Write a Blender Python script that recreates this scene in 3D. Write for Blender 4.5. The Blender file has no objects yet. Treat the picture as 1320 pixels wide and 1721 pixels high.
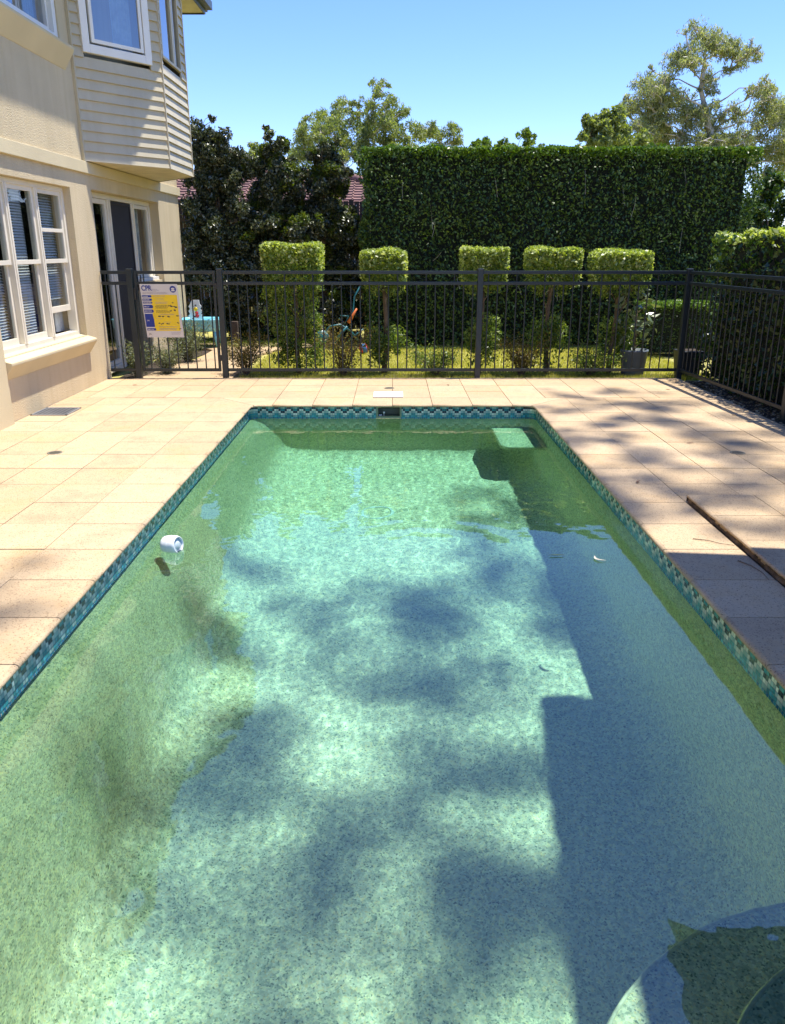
import bpy, math, random
import numpy as np
from mathutils import Vector, noise

# ------------------------------------------------------------------ camera, sky, sun
S = bpy.context.scene
COL = S.collection
H = 1.46
PITCH = math.radians(18.4)
cam = bpy.data.cameras.new('camera')
co = bpy.data.objects.new('camera', cam)
COL.objects.link(co)
co.location = (0, 0, H)
co.rotation_euler = (math.pi / 2 - PITCH, 0, 0)
cam.sensor_fit = 'VERTICAL'
cam.sensor_height = 24
cam.lens = 24 * 1330 / 1721
cam.clip_end = 2000
S.camera = co
S.view_settings.view_transform = 'Standard'
S.view_settings.look = 'None'
S.view_settings.exposure = 1.30
S.view_settings.gamma = 1

SX, SY = 0.28, 0.075            # horizontal run of the sun's ray per metre of height
SD = Vector((SX, SY, 1)).normalized()
w = bpy.data.worlds.new('World')
S.world = w
w.use_nodes = True
wn = w.node_tree
sky = wn.nodes.new('ShaderNodeTexSky')
sky.sky_type = 'NISHITA'
sky.sun_disc = False
sky.sun_elevation = math.asin(SD.z)
sky.sun_rotation = math.atan2(SD.x, SD.y)
sky.altitude = 50
sky.air_density = 0.85
sky.dust_density = 0.05
sky.ozone_density = 3.0
hs = wn.nodes.new('ShaderNodeHueSaturation')
hs.inputs['Saturation'].default_value = 1.15
hs.inputs['Value'].default_value = 1.0
wn.links.new(sky.outputs[0], hs.inputs['Color'])
tint = wn.nodes.new('ShaderNodeMixRGB')
tint.blend_type = 'MULTIPLY'
tint.inputs[0].default_value = 1
tint.inputs[2].default_value = (0.67, 0.645, 0.84, 1)
wn.links.new(hs.outputs[0], tint.inputs[1])
wn.links.new(tint.outputs[0], wn.nodes['Background'].inputs[0])
wn.nodes['Background'].inputs[1].default_value = 0.15

sun = bpy.data.lights.new('sun', 'SUN')
sun.energy = 3.35
sun.angle = math.radians(0.8)
sun.color = (1, 0.95, 0.86)
so = bpy.data.objects.new('sun', sun)
COL.objects.link(so)
so.rotation_euler = SD.to_track_quat('Z', 'Y').to_euler()
sun.cycles.is_caustics_light = True      # real refraction of the sun through the water
S.cycles.caustics_refractive = True
S.cycles.caustics_reflective = False
S.cycles.use_denoising = True
S.cycles.max_bounces = 10
S.cycles.transparent_max_bounces = 24
S.cycles.sample_clamp_indirect = 6

RNG = np.random.default_rng(7)
random.seed(7)
CP, SP = math.cos(PITCH), math.sin(PITCH)


def at(px, py, Y):
    """The point of the photograph (1320 x 1721) at distance Y from the viewer."""
    u = (px - 660) / 1330
    v = (860 - py) / 1330
    t = Y / (CP + v * SP)
    return Vector((u * t, Y, H + t * (-SP + v * CP)))


def pxm(Y, py=300):
    """metres per photograph pixel at distance Y"""
    v = (860 - py) / 1330
    return Y / (CP + v * SP) / 1330


# ------------------------------------------------------------------ materials
MATS = {}


def newmat(name):
    m = bpy.data.materials.new(name)
    m.use_nodes = True
    MATS[name] = m
    return m, m.node_tree, m.node_tree.nodes['Principled BSDF']


def nd(nt, t, **kw):
    n = nt.nodes.new(t)
    for k, v in kw.items():
        setattr(n, k, v)
    return n


def ramp(nt, stops, src=None, interp='LINEAR'):
    r = nt.nodes.new('ShaderNodeValToRGB')
    r.color_ramp.interpolation = interp
    e = r.color_ramp.elements
    e[0].position, e[0].color = stops[0][0], (*stops[0][1], 1)
    e[1].position, e[1].color = stops[-1][0], (*stops[-1][1], 1)
    for p, c in stops[1:-1]:
        q = e.new(p)
        q.color = (*c, 1)
    if src:
        nt.links.new(src, r.inputs[0])
    return r


def flat(name, c, rough=0.6, metal=0.0, vary=0.12, scale=6.0, bump=0.0, bscale=60.0, spec=0.5):
    """painted or plain surface with slight tonal unevenness and fine relief"""
    m, nt, b = newmat(name)
    tc = nd(nt, 'ShaderNodeTexCoord')
    nz = nd(nt, 'ShaderNodeTexNoise')
    nz.inputs['Scale'].default_value = scale
    nz.inputs['Detail'].default_value = 6
    nt.links.new(tc.outputs['Object'], nz.inputs['Vector'])
    lo = tuple(x * (1 - vary) for x in c)
    hi = tuple(min(1, x * (1 + vary)) for x in c)
    r = ramp(nt, [(0.3, lo), (0.7, hi)], nz.outputs['Fac'])
    nt.links.new(r.outputs[0], b.inputs['Base Color'])
    b.inputs['Roughness'].default_value = rough
    b.inputs['Metallic'].default_value = metal
    b.inputs['Specular IOR Level'].default_value = spec
    if bump:
        n2 = nd(nt, 'ShaderNodeTexNoise')
        n2.inputs['Scale'].default_value = bscale
        n2.inputs['Detail'].default_value = 5
        nt.links.new(tc.outputs['Object'], n2.inputs['Vector'])
        bp = nd(nt, 'ShaderNodeBump')
        bp.inputs['Strength'].default_value = 1
        bp.inputs['Distance'].default_value = bump
        nt.links.new(n2.outputs['Fac'], bp.inputs['Height'])
        nt.links.new(bp.outputs[0], b.inputs['Normal'])
    return m


def leafmat(name, cols, rough=0.42, trans=0.35, spec=0.5):
    """foliage: every leaf has its own tone; light passes through"""
    m, nt, b = newmat(name)
    g = nd(nt, 'ShaderNodeNewGeometry')
    n = len(cols)
    r = ramp(nt, [(i / (n - 1), c) for i, c in enumerate(cols)], g.outputs['Random Per Island'])
    nt.links.new(r.outputs[0], b.inputs['Base Color'])
    b.inputs['Roughness'].default_value = rough
    b.inputs['Specular IOR Level'].default_value = spec
    tr = nd(nt, 'ShaderNodeBsdfTranslucent')
    mx = nd(nt, 'ShaderNodeMixRGB', blend_type='MULTIPLY')
    mx.inputs[0].default_value = 1
    mx.inputs[2].default_value = (1.25, 1.3, 0.35, 1)
    nt.links.new(r.outputs[0], mx.inputs[1])
    nt.links.new(mx.outputs[0], tr.inputs['Color'])
    ms = nd(nt, 'ShaderNodeMixShader')
    ms.inputs[0].default_value = trans
    nt.links.new(b.outputs[0], ms.inputs[1])
    nt.links.new(tr.outputs[0], ms.inputs[2])
    nt.links.new(ms.outputs[0], nt.nodes['Material Output'].inputs[0])
    return m


def paver_mat(name, lo, hi, speck):
    m, nt, b = newmat(name)
    tc = nd(nt, 'ShaderNodeTexCoord')
    at_ = nd(nt, 'ShaderNodeAttribute', attribute_name='tone')
    r = ramp(nt, [(0, lo), (1, hi)], at_.outputs['Fac'])
    # blotches (weathering)
    n1 = nd(nt, 'ShaderNodeTexNoise')
    n1.inputs['Scale'].default_value = 2.3
    n1.inputs['Detail'].default_value = 7
    n1.inputs['Roughness'].default_value = 0.74
    nt.links.new(tc.outputs['Object'], n1.inputs['Vector'])
    r1 = ramp(nt, [(0.28, (0.76, 0.74, 0.74)), (0.5, (1, 1, 1)), (0.72, (1.02, 0.93, 0.78))], n1.outputs['Fac'])
    mx = nd(nt, 'ShaderNodeMixRGB', blend_type='MULTIPLY')
    mx.inputs[0].default_value = 1
    nt.links.new(r.outputs[0], mx.inputs[1])
    nt.links.new(r1.outputs[0], mx.inputs[2])
    # grit specks
    vo = nd(nt, 'ShaderNodeTexVoronoi')
    vo.inputs['Scale'].default_value = 210
    nt.links.new(tc.outputs['Object'], vo.inputs['Vector'])
    sep = nd(nt, 'ShaderNodeSeparateColor')
    nt.links.new(vo.outputs['Color'], sep.inputs[0])
    r2 = ramp(nt, [(0.0, speck), (0.06, (0.66, 0.62, 0.60)), (0.14, (0.97, 0.97, 0.97)), (0.85, (1, 1, 1)), (1.0, (1.12, 1.1, 1.08))], sep.outputs[0])
    mx2 = nd(nt, 'ShaderNodeMixRGB', blend_type='MULTIPLY')
    mx2.inputs[0].default_value = 1
    nt.links.new(mx.outputs[0], mx2.inputs[1])
    nt.links.new(r2.outputs[0], mx2.inputs[2])
    nt.links.new(mx2.outputs[0], b.inputs['Base Color'])
    b.inputs['Roughness'].default_value = 0.85
    n3 = nd(nt, 'ShaderNodeTexNoise')
    n3.inputs['Scale'].default_value = 120
    n3.inputs['Detail'].default_value = 4
    nt.links.new(tc.outputs['Object'], n3.inputs['Vector'])
    bp = nd(nt, 'ShaderNodeBump')
    bp.inputs['Distance'].default_value = 0.003
    nt.links.new(n3.outputs['Fac'], bp.inputs['Height'])
    nt.links.new(bp.outputs[0], b.inputs['Normal'])
    return m


def pebble_mat(name, mul=(1.0, 1.0, 1.0)):
    """pebbled pool plaster"""
    m, nt, b = newmat(name)
    tc = nd(nt, 'ShaderNodeTexCoord')
    mp = nd(nt, 'ShaderNodeMapping')
    nt.links.new(tc.outputs['Object'], mp.inputs[0])
    vo = nd(nt, 'ShaderNodeTexVoronoi')
    vo.inputs['Scale'].default_value = 165
    nt.links.new(mp.outputs[0], vo.inputs['Vector'])
    sep = nd(nt, 'ShaderNodeSeparateColor')
    nt.links.new(vo.outputs['Color'], sep.inputs[0])
    r = ramp(nt, [(0.0, (0.26, 0.31, 0.25)), (0.08, (0.46, 0.52, 0.42)), (0.26, (0.70, 0.74, 0.60)),
                  (0.5, (0.80, 0.82, 0.68)), (0.72, (0.88, 0.87, 0.72)), (0.86, (0.82, 0.72, 0.46)), (1.0, (0.95, 0.94, 0.86))],
             sep.outputs[0])
    # a second coarser layer of stones so grain varies in size
    v2 = nd(nt, 'ShaderNodeTexVoronoi')
    v2.inputs['Scale'].default_value = 70
    nt.links.new(mp.outputs[0], v2.inputs['Vector'])
    s2 = nd(nt, 'ShaderNodeSeparateColor')
    nt.links.new(v2.outputs['Color'], s2.inputs[0])
    r2 = ramp(nt, [(0.0, (0.72, 0.76, 0.72)), (0.5, (1, 1, 1)), (1.0, (1.2, 1.15, 1.0))], s2.outputs[1])
    mx = nd(nt, 'ShaderNodeMixRGB', blend_type='MULTIPLY')
    mx.inputs[0].default_value = 1
    nt.links.new(r.outputs[0], mx.inputs[1])
    nt.links.new(r2.outputs[0], mx.inputs[2])
    nz = nd(nt, 'ShaderNodeTexNoise')
    nz.inputs['Scale'].default_value = 1.1
    nz.inputs['Detail'].default_value = 5
    nt.links.new(tc.outputs['Object'], nz.inputs['Vector'])
    r3 = ramp(nt, [(0.3, (0.86, 0.9, 0.82)), (0.7, (1.06, 1.04, 1.0))], nz.outputs['Fac'])
    mx2 = nd(nt, 'ShaderNodeMixRGB', blend_type='MULTIPLY')
    mx2.inputs[0].default_value = 1
    nt.links.new(mx.outputs[0], mx2.inputs[1])
    nt.links.new(r3.outputs[0], mx2.inputs[2])
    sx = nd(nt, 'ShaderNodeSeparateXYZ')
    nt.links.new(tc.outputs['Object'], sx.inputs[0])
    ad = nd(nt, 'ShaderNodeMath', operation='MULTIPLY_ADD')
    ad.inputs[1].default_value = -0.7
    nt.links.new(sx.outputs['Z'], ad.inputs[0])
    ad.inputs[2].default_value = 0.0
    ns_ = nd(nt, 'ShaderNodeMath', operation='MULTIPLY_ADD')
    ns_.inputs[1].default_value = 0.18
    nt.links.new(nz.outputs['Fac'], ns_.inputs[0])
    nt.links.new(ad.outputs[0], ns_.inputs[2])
    # light absorption with depth painted in: tan by the waterline, fading out below
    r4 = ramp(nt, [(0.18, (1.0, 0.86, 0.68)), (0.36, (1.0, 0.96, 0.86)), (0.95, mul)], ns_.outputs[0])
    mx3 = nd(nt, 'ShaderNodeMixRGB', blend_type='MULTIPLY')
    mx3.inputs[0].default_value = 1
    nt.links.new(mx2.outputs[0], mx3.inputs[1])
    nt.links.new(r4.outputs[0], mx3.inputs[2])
    nt.links.new(mx3.outputs[0], b.inputs['Base Color'])
    b.inputs['Roughness'].default_value = 0.8
    b.inputs['Specular IOR Level'].default_value = 0.1
    return m


def attr_mat(name, rough=0.3, bump=0.0):
    m, nt, b = newmat(name)
    a = nd(nt, 'ShaderNodeAttribute', attribute_name='Col')
    nt.links.new(a.outputs['Color'], b.inputs['Base Color'])
    b.inputs['Roughness'].default_value = rough
    return m


def glass_mat(name, tint=(0.82, 0.88, 0.88), base=0.06):
    m, nt, b = newmat(name)
    nt.nodes.remove(b)
    tr = nd(nt, 'ShaderNodeBsdfTransparent')
    tr.inputs[0].default_value = (*tint, 1)
    gl = nd(nt, 'ShaderNodeBsdfGlossy')
    gl.inputs['Roughness'].default_value = 0.0
    lw = nd(nt, 'ShaderNodeLayerWeight')
    fr = nd(nt, 'ShaderNodeMath', operation='POWER')
    fr.inputs[1].default_value = 4
    nt.links.new(lw.outputs['Facing'], fr.inputs[0])
    ad = nd(nt, 'ShaderNodeMath', operation='ADD')
    ad.inputs[1].default_value = base
    ad.use_clamp = True
    nt.links.new(fr.outputs[0], ad.inputs[0])
    ms = nd(nt, 'ShaderNodeMixShader')
    nt.links.new(ad.outputs[0], ms.inputs[0])
    nt.links.new(tr.outputs[0], ms.inputs[1])
    nt.links.new(gl.outputs[0], ms.inputs[2])
    nt.links.new(ms.outputs[0], nt.nodes['Material Output'].inputs[0])
    return m


def water_mat(name):
    m, nt, b = newmat(name)
    nt.nodes.remove(b)
    rf = nd(nt, 'ShaderNodeBsdfRefraction')
    rf.inputs['IOR'].default_value = 1.33
    rf.inputs['Roughness'].default_value = 0
    lw = nd(nt, 'ShaderNodeLayerWeight')
    ab = ramp(nt, [(0.25, (0.77, 1.0, 0.93)), (0.55, (0.65, 1.0, 0.95)), (0.82, (0.48, 1.0, 0.91))], lw.outputs['Facing'])   # longer path, greener
    nt.links.new(ab.outputs[0], rf.inputs['Color'])
    gl = nd(nt, 'ShaderNodeBsdfGlossy')
    gl.inputs['Roughness'].default_value = 0
    fr = nd(nt, 'ShaderNodeFresnel')
    fr.inputs['IOR'].default_value = 2.05
    ms = nd(nt, 'ShaderNodeMixShader')
    nt.links.new(fr.outputs[0], ms.inputs[0])
    nt.links.new(rf.outputs[0], ms.inputs[1])
    nt.links.new(gl.outputs[0], ms.inputs[2])
    nt.links.new(ms.outputs[0], nt.nodes['Material Output'].inputs[0])
    return m


M_paver = paver_mat('sandstone paver', (0.47, 0.345, 0.205), (0.555, 0.415, 0.255), (0.42, 0.37, 0.34))
M_joint = flat('paver joint', (0.13, 0.08, 0.045), 0.95)
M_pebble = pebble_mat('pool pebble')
M_step = pebble_mat('pale step pebble', (1.2, 1.1, 1.15))  # paler copy: smaller light loss in shallow water put into the colour
M_nosing = flat('cream nosing', (0.70, 0.68, 0.50), 0.6, vary=0.25, scale=60)
M_tile = attr_mat('glass mosaic', 0.12)
M_grout = flat('grout', (0.16, 0.24, 0.24), 0.8)
M_water = water_mat('pool water')
M_render = flat('cream render', (0.58, 0.475, 0.295), 0.9, vary=0.08, scale=1.5, bump=0.006, bscale=70)
def streaks(m, amount=0.12):
    nt = m.node_tree
    b = nt.nodes['Principled BSDF']
    src = b.inputs['Base Color'].links[0].from_socket
    tc = nd(nt, 'ShaderNodeTexCoord')
    mp = nd(nt, 'ShaderNodeMapping')
    mp.inputs['Scale'].default_value = (5, 5, 0.35)
    nt.links.new(tc.outputs['Object'], mp.inputs[0])
    nz = nd(nt, 'ShaderNodeTexNoise')
    nz.inputs['Scale'].default_value = 2.2
    nz.inputs['Detail'].default_value = 7
    nt.links.new(mp.outputs[0], nz.inputs['Vector'])
    k = 1 - amount
    r = ramp(nt, [(0.34, (k, k * .985, k * .96)), (0.56, (1, 1, 1))], nz.outputs['Fac'])
    mx = nd(nt, 'ShaderNodeMixRGB', blend_type='MULTIPLY')
    mx.inputs[0].default_value = 1
    nt.links.new(src, mx.inputs[1])
    nt.links.new(r.outputs[0], mx.inputs[2])
    nt.links.new(mx.outputs[0], b.inputs['Base Color'])


streaks(M_render, 0.05)
M_trimr = flat('smooth cream render', (0.59, 0.50, 0.31), 0.85, vary=0.05, scale=2.5, bump=0.002, bscale=90)
M_board = flat('beige weatherboard paint', (0.52, 0.455, 0.31), 0.55, vary=0.07, scale=3, bump=0.0015, bscale=30)
streaks(M_board, 0.05)
M_white = flat('white window paint', (0.78, 0.76, 0.70), 0.4, vary=0.04, scale=4)
M_cream = flat('cream window paint', (0.74, 0.68, 0.54), 0.45, vary=0.05, scale=5)
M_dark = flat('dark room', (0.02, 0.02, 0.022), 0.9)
M_screen = flat('charcoal insect screen', (0.022, 0.022, 0.025), 0.7)
M_blind = flat('pale blind slat', (0.80, 0.80, 0.78), 0.5)
M_curtain = flat('grey curtain', (0.42, 0.43, 0.42), 0.9, vary=0.2, scale=12)
M_sheer = flat('blue grey sheer curtain', (0.45, 0.52, 0.56), 0.9, vary=0.2, scale=9)
M_glass = glass_mat('window glass')
M_glassr = glass_mat('reflective window glass', (0.6, 0.68, 0.72), 0.28)
M_gutter = flat('blue grey gutter', (0.055, 0.075, 0.085), 0.45)
M_soffit = flat('soffit paint', (0.62, 0.54, 0.36), 0.8)
M_fence = flat('grey powder coat', (0.013, 0.021, 0.026), 0.38, vary=0.06)
M_blackp = flat('black plastic', (0.015, 0.015, 0.016), 0.4)
M_whitep = flat('white plastic', (0.80, 0.82, 0.82), 0.35, vary=0.03)
M_greyp = flat('pale grey plastic', (0.52, 0.60, 0.63), 0.4)
M_grate = flat('grey steel grate', (0.30, 0.31, 0.32), 0.4, metal=0.4)
M_disc = flat('dull drain cover', (0.20, 0.18, 0.13), 0.6)
M_lawn = flat('lawn base', (0.36, 0.33, 0.09), 0.95, vary=0.35, scale=3, bump=0.02, bscale=40)
M_soil = flat('mulch', (0.05, 0.035, 0.022), 0.95, vary=0.5, scale=30, bump=0.02, bscale=60)
M_bark = flat('brown bark', (0.15, 0.105, 0.06), 0.9, vary=0.35, scale=14, bump=0.01, bscale=30)
M_gumbark = flat('pale gum bark', (0.46, 0.41, 0.35), 0.85, vary=0.3, scale=3, bump=0.01, bscale=12)
M_core = flat('dark hedge core', (0.012, 0.016, 0.008), 1.0, vary=0.4, scale=12)
M_timber = flat('weathered paling', (0.065, 0.046, 0.034), 0.9, vary=0.4, scale=9, bump=0.004, bscale=30)
M_terra = flat('terracotta tile', (0.20, 0.105, 0.085), 0.8, vary=0.35, scale=5, bump=0.01, bscale=8)
M_pale = flat('pale rendered wall', (0.52, 0.56, 0.60), 0.85)
M_potgrey = flat('blue grey pot', (0.14, 0.165, 0.18), 0.5, vary=0.1)
M_toyblue = flat('sky blue plastic', (0.20, 0.55, 0.68), 0.35, vary=0.04)
M_teal = flat('teal plastic', (0.015, 0.12, 0.14), 0.4)
M_orange = flat('orange plastic', (0.62, 0.15, 0.03), 0.4)
M_red = flat('red plastic', (0.62, 0.03, 0.03), 0.4)
M_yellow = flat('yellow print', (0.85, 0.60, 0.02), 0.45, vary=0.03)
M_navy = flat('navy print', (0.008, 0.03, 0.25), 0.45, vary=0.03)
M_paper = flat('sign white', (0.66, 0.62, 0.58), 0.45, vary=0.03)
M_ink = flat('dark print', (0.05, 0.04, 0.05), 0.5)
M_pinkgrey = flat('faint print', (0.36, 0.31, 0.34), 0.5)
M_stoneedge = flat('rough stone edge', (0.13, 0.085, 0.05), 0.95, vary=0.6, scale=22, bump=0.02, bscale=35)
M_canvas = flat('dark green canvas', (0.03, 0.05, 0.035), 0.8)

L_hedge = leafmat('tall hedge leaf', [(0.012, 0.030, 0.006), (0.028, 0.065, 0.012), (0.06, 0.12, 0.022), (0.11, 0.19, 0.035), (0.19, 0.27, 0.07)], 0.5, 0.3)
L_hedget = leafmat('sunlit hedge top leaf', [(0.05, 0.11, 0.012), (0.10, 0.19, 0.02), (0.17, 0.26, 0.03)], 0.4, 0.4)  # lighter than the side leaves, sun on the top put into the colour
L_side = leafmat('side hedge leaf', [(0.02, 0.05, 0.01), (0.045, 0.09, 0.02), (0.09, 0.15, 0.035)], 0.3, 0.3)
L_lime = leafmat('sunlit lime leaf', [(0.16, 0.22, 0.03), (0.30, 0.37, 0.05), (0.48, 0.54, 0.17), (0.64, 0.68, 0.34)], 0.4, 0.45)  # lime leaf tones brightened to carry the sun on clipped tops
L_topi = leafmat('standard tree leaf', [(0.05, 0.10, 0.02), (0.11, 0.18, 0.03), (0.20, 0.28, 0.05), (0.34, 0.40, 0.10)], 0.4, 0.4)
L_dark = leafmat('glossy dark leaf', [(0.016, 0.025, 0.009), (0.035, 0.052, 0.017), (0.08, 0.10, 0.04), (0.26, 0.27, 0.18)], 0.38, 0.18, 0.8)  # palest tone paints sun glints onto a share of the leaves
L_darkt = leafmat('bronze green tips', [(0.05, 0.09, 0.012), (0.11, 0.16, 0.02), (0.18, 0.20, 0.03)], 0.35, 0.35)
L_gum = leafmat('gum leaf', [(0.14, 0.17, 0.09), (0.24, 0.275, 0.15), (0.36, 0.39, 0.23), (0.50, 0.51, 0.34)], 0.45, 0.5)
L_olive = leafmat('olive gum leaf', [(0.12, 0.17, 0.06), (0.24, 0.29, 0.11), (0.40, 0.44, 0.19)], 0.5, 0.5)
L_green = leafmat('fresh green leaf', [(0.07, 0.13, 0.025), (0.15, 0.23, 0.04), (0.26, 0.32, 0.07)], 0.45, 0.42)
L_silver = leafmat('silvery shrub leaf', [(0.07, 0.09, 0.05), (0.15, 0.18, 0.10), (0.30, 0.32, 0.20)], 0.6, 0.3)
L_bronze = leafmat('bronze shrub leaf', [(0.09, 0.09, 0.02), (0.17, 0.15, 0.035), (0.26, 0.22, 0.05), (0.20, 0.10, 0.04)], 0.5, 0.35)
L_dryg = leafmat('grass blade', [(0.28, 0.32, 0.04), (0.48, 0.47, 0.09), (0.68, 0.60, 0.20)], 0.6, 0.45)
L_pot = leafmat('pale broad leaf', [(0.08, 0.12, 0.05), (0.16, 0.21, 0.10), (0.28, 0.32, 0.20)], 0.35, 0.25, 0.6)
L_litter = leafmat('dry leaf', [(0.25, 0.16, 0.07), (0.45, 0.33, 0.18), (0.6, 0.5, 0.33)], 0.7, 0.1)

# ------------------------------------------------------------------ mesh helpers
ROOT = {}


def tag(o, label=None, cat=None, group=None, kind=None):
    if label:
        o['label'] = label
    if cat:
        o['category'] = cat
    if group:
        o['group'] = group
    if kind:
        o['kind'] = kind
    return o


def empty(name, loc, label, cat, group=None):
    o = bpy.data.objects.new(name, None)
    COL.objects.link(o)
    o.location = loc
    ROOT[o.name] = Vector(loc)
    return tag(o, label, cat, group)


def root_loc(p):
    while p is not None and p.parent is not None:
        p = p.parent
    return ROOT.get(p.name, Vector((0, 0, 0))) if p else Vector((0, 0, 0))


class MB:
    def __init__(self):
        self.v, self.f, self.mi, self.sm, self.col, self.tone = [], [], [], [], [], []

    def face(self, idx, m=0, s=False, col=None, tone=None):
        self.f.append(tuple(idx))
        self.mi.append(m)
        self.sm.append(s)
        self.col.append(col)
        self.tone.append(tone)

    def poly(self, pts, m=0, col=None, tone=None):
        b = len(self.v)
        self.v += [tuple(p) for p in pts]
        self.face(range(b, b + len(pts)), m, False, col, tone)

    def hexa(self, c, m=0, tone=None, skip=()):
        """eight corners: four below (counter-clockwise seen from above), four above"""
        b = len(self.v)
        self.v += [tuple(p) for p in c]
        for i, q in enumerate([(3, 2, 1, 0), (4, 5, 6, 7), (0, 1, 5, 4), (1, 2, 6, 5), (2, 3, 7, 6), (3, 0, 4, 7)]):
            if i not in skip:
                self.face([b + k for k in q], m, False, None, tone)

    def box(self, x0, x1, y0, y1, z0, z1, m=0, tone=None):
        if x0 > x1: x0, x1 = x1, x0
        if y0 > y1: y0, y1 = y1, y0
        if z0 > z1: z0, z1 = z1, z0
        self.hexa([(x0, y0, z0), (x1, y0, z0), (x1, y1, z0), (x0, y1, z0),
                   (x0, y0, z1), (x1, y0, z1), (x1, y1, z1), (x0, y1, z1)], m, tone)

    def obox(self, o, a, b, c, m=0):
        """oriented box: origin corner o and three edge vectors"""
        o, a, b, c = Vector(o), Vector(a), Vector(b), Vector(c)
        if a.cross(b).dot(c) < 0:
            a, b = b, a
        self.hexa([o, o + a, o + a + b, o + b, o + c, o + a + c, o + a + b + c, o + b + c], m)

    def prism(self, pts, z0, z1, m=0, tone=None):
        n = len(pts)
        ar = sum(pts[i][0] * pts[(i + 1) % n][1] - pts[(i + 1) % n][0] * pts[i][1] for i in range(n))
        if ar < 0:
            pts = pts[::-1]
        b = len(self.v)
        self.v += [(p[0], p[1], z0) for p in pts] + [(p[0], p[1], z1) for p in pts]
        self.face([b + i for i in range(n)][::-1], m, False, None, tone)
        self.face([b + n + i for i in range(n)], m, False, None, tone)
        for i in range(n):
            j = (i + 1) % n
            self.face((b + i, b + j, b + n + j, b + n + i), m, False, None, tone)

    def tube(self, pts, rad, seg=8, m=0, cap=True):
        pts = [Vector(p) for p in pts]
        if not hasattr(rad, '__len__'):
            rad = [rad] * len(pts)
        b = len(self.v)
        up = Vector((0, 0, 1))
        prev = None
        for i, p in enumerate(pts):
            d = (pts[min(i + 1, len(pts) - 1)] - pts[max(i - 1, 0)])
            if d.length < 1e-9:
                d = Vector((0, 0, 1))
            d.normalize()
            if prev is None:
                a = d.cross(up)
                if a.length < 0.05:
                    a = d.cross(Vector((1, 0, 0)))
            else:
                a = prev - d * prev.dot(d)
            a.normalize()
            prev = a
            c = d.cross(a)
            for k in range(seg):
                t = 2 * math.pi * k / seg
                self.v.append(tuple(p + (a * math.cos(t) + c * math.sin(t)) * rad[i]))
        for i in range(len(pts) - 1):
            for k in range(seg):
                k2 = (k + 1) % seg
                self.face((b + i * seg + k, b + i * seg + k2, b + (i + 1) * seg + k2, b + (i + 1) * seg + k), m, True)
        if cap:
            self.face([b + k for k in range(seg)][::-1], m)
            e = b + (len(pts) - 1) * seg
            self.face([e + k for k in range(seg)], m)

    def lathe(self, prof, c, seg=24, m=0, axis=None):
        """profile of (radius, height) turned about an axis through c"""
        c = Vector(c)
        ax = Vector(axis).normalized() if axis else Vector((0, 0, 1))
        q = Vector((0, 0, 1)).rotation_difference(ax)
        b = len(self.v)
        for r, h in prof:
            for k in range(seg):
                t = 2 * math.pi * k / seg
                self.v.append(tuple(c + q @ Vector((r * math.cos(t), r * math.sin(t), h))))
        for i in range(len(prof) - 1):
            for k in range(seg):
                k2 = (k + 1) % seg
                self.face((b + i * seg + k, b + i * seg + k2, b + (i + 1) * seg + k2, b + (i + 1) * seg + k), m, True)

    def build(self, name, mats, parent=None, bevel=0.0, smooth_angle=None):
        if not isinstance(mats, (list, tuple)):
            mats = [mats]
        off = root_loc(parent)
        me = bpy.data.meshes.new(name)
        me.from_pydata([(p[0] - off.x, p[1] - off.y, p[2] - off.z) for p in self.v], [], self.f)
        for m in mats:
            me.materials.append(m)
        me.polygons.foreach_set('material_index', self.mi)
        me.polygons.foreach_set('use_smooth', self.sm)
        if any(c is not None for c in self.col):
            a = me.attributes.new('Col', 'FLOAT_COLOR', 'CORNER')
            d = []
            for f, c in zip(self.f, self.col):
                d += list((*(c or (0.5, 0.5, 0.5)), 1)) * len(f)
            a.data.foreach_set('color', d)
        if any(t is not None for t in self.tone):
            a = me.attributes.new('tone', 'FLOAT', 'FACE')
            a.data.foreach_set('value', [0.5 if t is None else t for t in self.tone])
        me.update()
        o = bpy.data.objects.new(name, me)
        COL.objects.link(o)
        if parent:
            o.parent = parent
        if bevel:
            bv = o.modifiers.new('bevel', 'BEVEL')
            bv.width = bevel
            bv.segments = 2
            bv.limit_method = 'ANGLE'
        return o


def quads(name, V, nper, mats, parent=None, mi=None, smooth=False):
    """mesh of many separate polygons with nper corners each; V is (N*nper, 3)"""
    off = root_loc(parent)
    V = np.asarray(V, dtype=np.float32).reshape(-1, 3) - np.array([off.x, off.y, off.z], dtype=np.float32)
    n = len(V) // nper
    me = bpy.data.meshes.new(name)
    me.vertices.add(len(V))
    me.vertices.foreach_set('co', V.ravel())
    me.loops.add(len(V))
    me.loops.foreach_set('vertex_index', np.arange(len(V), dtype=np.int32))
    me.polygons.add(n)
    me.polygons.foreach_set('loop_start', np.arange(n, dtype=np.int32) * nper)
    for m in (mats if isinstance(mats, (list, tuple)) else [mats]):
        me.materials.append(m)
    if mi is not None:
        me.polygons.foreach_set('material_index', np.asarray(mi, dtype=np.int32))
    me.update(calc_edges=True)
    o = bpy.data.objects.new(name, me)
    COL.objects.link(o)
    if parent:
        o.parent = parent
    return o


def unit(a):
    return a / (np.linalg.norm(a, axis=1, keepdims=True) + 1e-9)


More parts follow.
